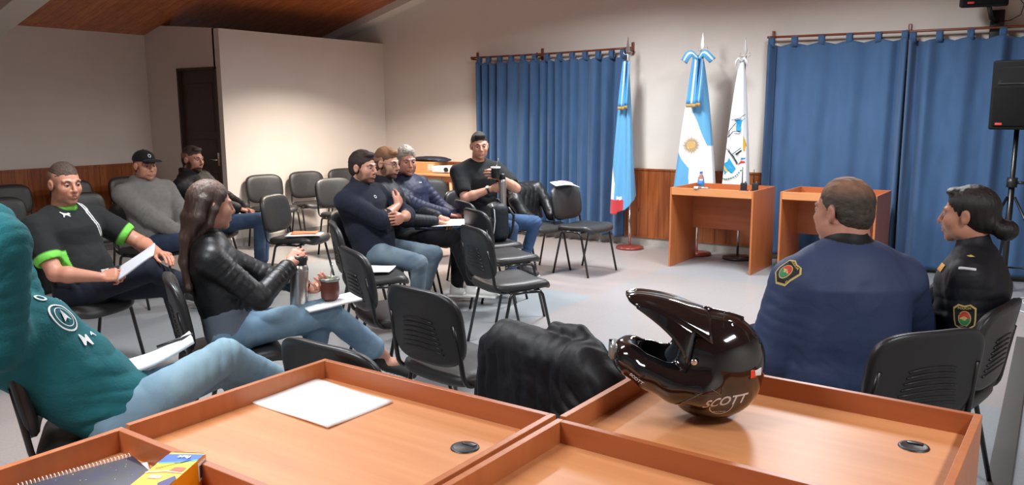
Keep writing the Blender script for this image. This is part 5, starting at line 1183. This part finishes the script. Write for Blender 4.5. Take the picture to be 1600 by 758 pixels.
for q in(-1,1):
    pts=[(q*.122,-.035,.265-.0),(q*.1265,-.05,.20),(q*.120,-.052,.12),(q*.105,-.04,.05)]
    pass
hm.scale=(.96,.96,.96)
shell=shell_obj('shell',[g.mesh((.006,.006,.007))],M['gloss_black'],hm)
MB().tube([(.1192*math.cos(a),-.048-.02*math.cos(a),.172+.1272*math.sin(a)) for a in [R(-35+250*i/40) for i in range(41)]],.0011,6).build('shell_seam',mat('seam_black',(.03,.03,.03),.3),hm)
l=SDF(.005); l.ell((0,-.012,.165),(.108,.132,.118),None,.01); l.ell((0,.06,.165),(.066,.12,.10),None,.015,None,'s'); l.ell((0,-.01,.06),(.07,.09,.09),None,.01,None,'s'); l.box((0,0,-.03),(.3,.3,.045),None,.001,.004,None,'s')
for q in(-1,1): l.ell((q*.078,.060,.135),(.026,.055,.045),None,.02)
shell_obj('lining',[l.mesh((.02,.03,.05))],M['pad'],hm)
# peak
pk=[];
NU,NV=17,22
for i in range(NV+1):
    v=i/NV; row=[]
    for k in range(NU):
        u=k/(NU-1)*2-1; wdt=.108-.020*v-.012*v**4
        y=-.005+.222*v-(.026*abs(u)**3*v); z=.303+.046*v+.010*math.sin(v*PI)-(.052*(1-v)**1.3+.014)*abs(u)**2.4-.010*max(0,(v-.8)/.2)**2
        if v>.15: z+=.006*math.exp(-((abs(u)-.42)/.10)**2)*min(1,(v-.15)*4)
        row.append(Vector((u*wdt,y,z)))
    pk.append(row)
peak=MB().grid(pk).build('peak',M['gloss_black'],hm,solid=.006)
for q in(-1,1):
    P=[]
    for i in range(17):
        v=i/16; vv=.22+.78*v; tp=Vector((q*(.108-.020*vv-.012*vv**4),-.005+.222*vv-.026*vv,.303+.046*vv+.010*math.sin(vv*PI)-(.052*(1-vv)**1.3+.014)-.010*max(0,(vv-.8)/.2)**2)); bt=Vector((q*(.130-.052*v),.060+.130*v,.178+.143*v**.55))
        P.append([tp.lerp(bt,k/5) for k in range(6)])
    MB().grid(P).build('peak_arm',M['gloss_black'],hm,solid=.005)
    MB().lathe([(0,.006),(.007,.006),(.009,.003),(.009,0)],16,M=Matrix.Translation((q*.129,.043,.195))@Matrix.Rotation(q*PI/2,4,'Y')).build('screw',M['chrome'],hm)
ch=MB(); 
for q in(-1,1): ch.add([Vector(p) for p in ((q*.006,.262,.212),(q*.046,.240,.200),(q*.038,.248,.160),(q*.006,.264,.168))],[(0,1,2,3)])
ch.rbox(-.040,.040,.236,.260,.164,.206,.008); 
ch.build('chin_vent',M['silver'],hm)
side=1   # the side of the helmet towards the camera
def dl(name,shape,o,d,up,m,size=1,flip=False,off=.0012): return decal(name,shell,shape,o,d,up,m if isinstance(m,list) else [m],off=off,size=size,flip=flip)
GR=mat('grey_lettering',srgb(215,212,208),.5)
# camera-side normal in helmet space
hx=hm.matrix_basis.inverted(); cv=(hx@Vector((0,0,H))); sgn=1 if cv.x>0 else -1
dl('lettering',[(*text2d('SCOTT',.038,0,0,bold=.022,shear=.35),0)],(sgn*.12,-.040,.085),(-sgn,.25,.05),(0,.06,1),GR)
dl('lettering',[(*text2d('RACING',.009,0,0,bold=.01),0)],(sgn*.12,-.036,.048),(-sgn,.25,.12),(0,.06,1),GR)
rg=[]; 
for i in range(24):
    a=PI+PI*i/23; rg+= [(.030*math.cos(a),.030*math.sin(a)),(.033*math.cos(a),.033*math.sin(a))]
dl('lettering',[(rg,[(2*i,2*i+1,2*i+3,2*i+2) for i in range(23)],0)],(sgn*.12,-.036,.072),(-sgn,.25,.1),(0,.06,1),GR)
dl('lettering',[(*text2d('SCOTT',.014,0,0,bold=.03,shear=.3),0)],(sgn*.10,.190,.135),(-sgn,-.35,.0),(0,-.45,1),GR)
dl('reflective_sticker',[(*poly([(-.024,-.011),(.024,-.011),(.024,.011),(-.024,.011)],4),0),(*poly([(-.024,-.011),(-.010,-.011),(-.014,.011),(-.024,.011)],3),1),(*poly([(-.009,-.011),(-.005,-.011),(-.009,.011),(-.013,.011)],3),1)],(sgn*.085,-.13,.155),(-sgn*.62,.78,0),(0,0,1),[M['white_print'],mat('orange_reflective',srgb(235,70,30),.4)],flip=False,size=.95)
dd=decal('peak_mark',peak,[(*ring(0,0,.010,.012),0),(*text2d('S',.014,0,0,bold=.03),0)],(0.02,.185,.45),(0,.15,-1),(0,1,.2),[GR],off=.005)
# accent lines on the flank
ln=[]
for a,b in (((-.02,.03),(.05,.022)),((.05,.022),(.052,.045)),((-.05,.0),(.0,.035)),((-.075,-.02),(-.05,0)),((.02,.045),(.05,.022))):
    dx,dy=b[0]-a[0],b[1]-a[1]; n_=math.hypot(dx,dy); ox,oy=-dy/n_*.0007,dx/n_*.0007; ln.append((*poly([(a[0]-ox,a[1]-oy),(b[0]-ox,b[1]-oy),(b[0]+ox,b[1]+oy),(a[0]+ox,a[1]+oy)],2),0))
dl('accent_lines',ln,(sgn*.12,.02,.085),(-sgn,0,0),(0,0,1),mat('grey_line',srgb(96,94,92),.4))
# ------------------------------------------------------------------ jacket over the near chair
JC=thing('draped_jacket','black windbreaker jacket hung over the back of the near chair behind the desks','jacket',(-1.33+.255*math.cos(R(72)),2.18+.255*math.sin(R(72)),0),R(72-90))
g=SDF(.0065); K=srgb(17,18,22)
g.ecap((-.205,-.262,.80),(.225,-.262,.80),(.055,.050),(.055,.050),(0,1,0),.03)
g.ecap((-.22,-.30,.76),(-.24,-.31,.46),(.075,.040),(.080,.045),(1,0,0),.04)
g.ecap((0,-.31,.78),(0,-.32,.44),(.17,.042),(.19,.050),(1,0,0),.05)
g.ecap((.21,-.30,.76),(.235,-.31,.46),(.080,.042),(.085,.045),(1,0,0),.04)
g.ecap((0,-.19,.78),(0,-.165,.58),(.20,.025),(.20,.025),(1,0,0),.03)
g.chain([(.20,-.28,.80),(.285,-.275,.74),(.315,-.27,.62),(.325,-.28,.50),(.30,-.29,.40)],[.058,.062,.058,.054,.048],.03)
g.chain([(.02,-.235,.855),(.12,-.225,.858),(.21,-.235,.835)],[.024,.028,.022],.015)
g.box((0,-.225,.66),(.222,.030,.16),None,.01,.01,None,'s')
fl=[((-.2,-.34,.62),.16,(1,0,.25),.05,.010),((.05,-.35,.62),.18,(1,0,.12),.055,.010),((.25,-.33,.65),.15,(.8,0,.8),.045,.012),((.31,-.28,.55),.12,(.3,0,1),.04,.010),((.12,-.24,.84),.12,(1,0,.6),.04,.008)]
shell_obj('jacket_body',[g.mesh(K,wrinkle(.008,8,fl,stretch=(1,1,.6),seed=31))],M['nylon'],JC)
# ------------------------------------------------------------------ backpack
BP=thing('backpack','dark backpack with light piping standing on a front-row chair','backpack',(-3.90,5.60,.475),R(-38)); BP.scale=(.82,.82,.84)
g=SDF(.006); g.box((0,0,.19),(.15,.085,.19),None,.07,.02,srgb(30,38,44)); g.box((0,-.085,.13),(.12,.045,.11),None,.035,.02,srgb(24,30,36)); g.box((0,-.06,.30),(.11,.04,.06),None,.03,.02,srgb(34,44,52))
shell_obj('bag_body',[g.mesh(srgb(30,38,44),wrinkle(.005,9,seed=33))],M['nylon'],BP)
MB().tube([(.125,-.10,.03),(.145,-.085,.12),(.148,-.075,.22),(.125,-.075,.32),(.06,-.08,.375)],.005,6).build('piping',M['white_print'],BP)
MB().tube([(-.125,-.10,.03),(-.145,-.085,.12),(-.148,-.075,.22),(-.125,-.075,.32)],.005,6).build('piping',M['black_plastic'],BP)
MB().tube([(-.04,.02,.37),(-.03,.0,.415),(.03,.0,.415),(.04,.02,.37)],.009,8).build('handle',M['black_plastic'],BP)
MB().tube([(.10,.08,.34),(.13,.13,.26),(.12,.12,.10),(.10,.08,.03)],.014,8).build('shoulder_strap',M['nylon'] and M['black_plastic'],BP)
# ------------------------------------------------------------------ leather jacket on the chair by the curtain
LJ=thing('leather_jacket','black leather jacket draped over the chair beside the man in the black t-shirt','jacket',(-4.42+.255,6.72-.045,0),R(-10-90)); g=SDF(.008)
g.ecap((-.22,-.26,.80),(.22,-.26,.80),(.055,.06),(.055,.06),(0,1,0),.03); g.ecap((0,-.19,.78),(0,-.15,.52),(.21,.05),(.22,.06),(1,0,0),.04); g.ecap((0,-.31,.78),(0,-.32,.52),(.20,.04),(.20,.04),(1,0,0),.04)
g.chain([(.18,-.18,.80),(.22,-.10,.70),(.20,-.02,.58),(.12,.06,.52)],[.06,.06,.055,.045],.03); g.chain([(-.18,-.18,.80),(-.20,-.09,.68),(-.14,.04,.54)],[.06,.055,.05],.03)
shell_obj('jacket_body',[g.mesh(srgb(22,22,24),wrinkle(.009,9,[((0,-.15,.66),.2,(1,0,.4),.05,.012)],seed=35))],M['leather'],LJ)
# magazines on the lone chair
def place_on(cx,cy,deg,lx,ly):
    d=R(deg-90); return cx+lx*math.cos(d)-ly*math.sin(d),cy+lx*math.sin(d)+ly*math.cos(d)
for i,(lb,c_,dz,rz_,tilt) in enumerate((('white magazine lying over the top of the chair back near the flags','paper',.0,.15,.16),('pink magazine on top of the white one on the chair back near the flags','pink',.012,-.1,.12))):
    mt=M['paper'] if c_=='paper' else mat('pink_cover',srgb(214,96,150),.5,noise=(14,srgb(236,200,214),.12))
    x,y=place_on(-4.02+.255,6.92-.027,-6,.02,-.235); o=sheet('magazine',lb,'magazine',x,y,.853+dz,.24 if i==0 else .17,.20 if i==0 else .13,R(40)+rz_,.007,mm=mt,bend=-.018,group='magazines on the chair back'); o.rotation_euler=(R(4),R(5),R(40)+rz_)
# ------------------------------------------------------------------ flasks, mates and pads in hands
def W(p,v): c,s2=math.cos(p.t.rotation_euler.z),math.sin(p.t.rotation_euler.z); return Vector((p.t.location.x+c*v[0]-s2*v[1],p.t.location.y+s2*v[0]+c*v[1],v[2]))
def flask(label,loc,tilt=(0,0),h=.27,r=.036,red=False,handle=True):
    t=thing('thermos_flask',label,'thermos',loc,0); t.rotation_euler=(tilt[0],tilt[1],0)
    MB().lathe([(0,0),(r,.0),(r*1.0,.004),(r,h*.74),(r*.97,h*.77),(r*.80,h*.82)],32).build('flask_body',M['steel'],t)
    MB().lathe([(r*.82,h*.80),(r*.84,h*.84),(r*.84,h*.95),(r*.7,h*.99),(0,h)],28).build('stopper',M['black_plastic'],t)
    MB().lathe([(r*1.01,h*.70),(r*1.03,h*.715),(r*1.01,h*.73)],32).build('neck_ring',M['chrome'],t)
    if red: MB().rbox(-.012,.012,-.020,.012,h*.985,h*1.03,.005).build('pour_button',M['red_print'],t)
    elif handle: MB().tube([(r*.8,0,h*.9),(r*1.5,0,h*.88),(r*1.55,0,h*.55),(r*1.0,0,h*.5)],.007,8).build('handle',M['black_plastic'],t)
    return t
def mate(label,loc,cup,rim,h=.10,r=.040):
    t=thing('mate_cup',label,'cup',loc,0); MB().lathe([(0,0),(r*.75,.0),(r*.95,.012),(r*1.0,h*.55),(r*.94,h*.9),(r*.94,h)],28).build('gourd',cup,t)
    MB().lathe([(r*.95,h*.86),(r*1.06,h*.88),(r*1.08,h),(r*.90,h*1.01),(r*.90,h*.9)],28).build('rim',rim,t); MB().lathe([(0,h*.93),(r*.9,h*.90)],20).build('yerba',mat('yerba',srgb(120,124,70),.9,bump=(200,.6)),t)
    MB().tube([(0,0,h*.5),(r*.5,-r*.2,h*1.25),(r*.9,-r*.3,h*1.75)],.0032,8).build('straw',M['chrome'],t); return t
p=TEE; w=p.j['rw']; hd=w+nrm(A_(-.55,.75,.1))*.085
flask('slim steel thermos standing in the hand of the young man in black',W(p,hd+A_(.01,.03,-.10))-Vector((0,0,.06)),h=.29,r=.034,handle=False)
w=p.j['lw']; hd=w+nrm(A_(.85,.4,.25))*.08; mate('mate cup with white rim held up by the young man in black',W(p,hd+A_(.015,.045,-.03)),M['black_plastic'],M['paper'])
p=LEA; w=p.j['rw']; hd=w+nrm(A_(-.35,.6,.65))*.08; flask('steel thermos with a red pour button held by the woman in black leather',W(p,A_(w[0]-.035,w[1]+.035,w[2]-.21)),(0,R(4)),h=.25,r=.042,red=True)
w=p.j['lw']; hd=w+nrm(A_(.75,.65,.15))*.075; mate('brown leather mate cup with silver rim held by the woman in black leather',W(p,hd+A_(.02,.04,-.055)),mat('brown_leather',srgb(96,48,34),.45,bump=(60,.3)),M['silver'],h=.105,r=.045)
q=W(p,hd+A_(.02,.04,-.062)); o=sheet('notebook','white notebook under the mate cup on the lap of the woman in black leather','notebook',q.x,q.y,q.z-.012,.26,.18,R(60),.010); orient(o,(-.05,-.08,1),(.45,.9,.10))
p=JER; w=p.j['rw']+nrm(A_(-.45,.85,.15))*.09; o=sheet('writing_pad','grey writing pad resting on the thigh of the man in the football jersey','writing pad',*(W(p,w+A_(-.06,.08,.06))),.24,.15,0,.008,mm=mat('pad_grey',srgb(196,198,206),.6)); orient(o,W(p,A_(.55,-.35,.8))-W(p,A_(0,0,0)),W(p,A_(-.35,.8,.55))-W(p,A_(0,0,0)))
o=sheet('paper','white sheet on the lap of the grey-haired man','paper',-3.98,5.03,.685,.30,.21,0,.003); orient(o,(.05,-.12,1),(.86,.5,.05))
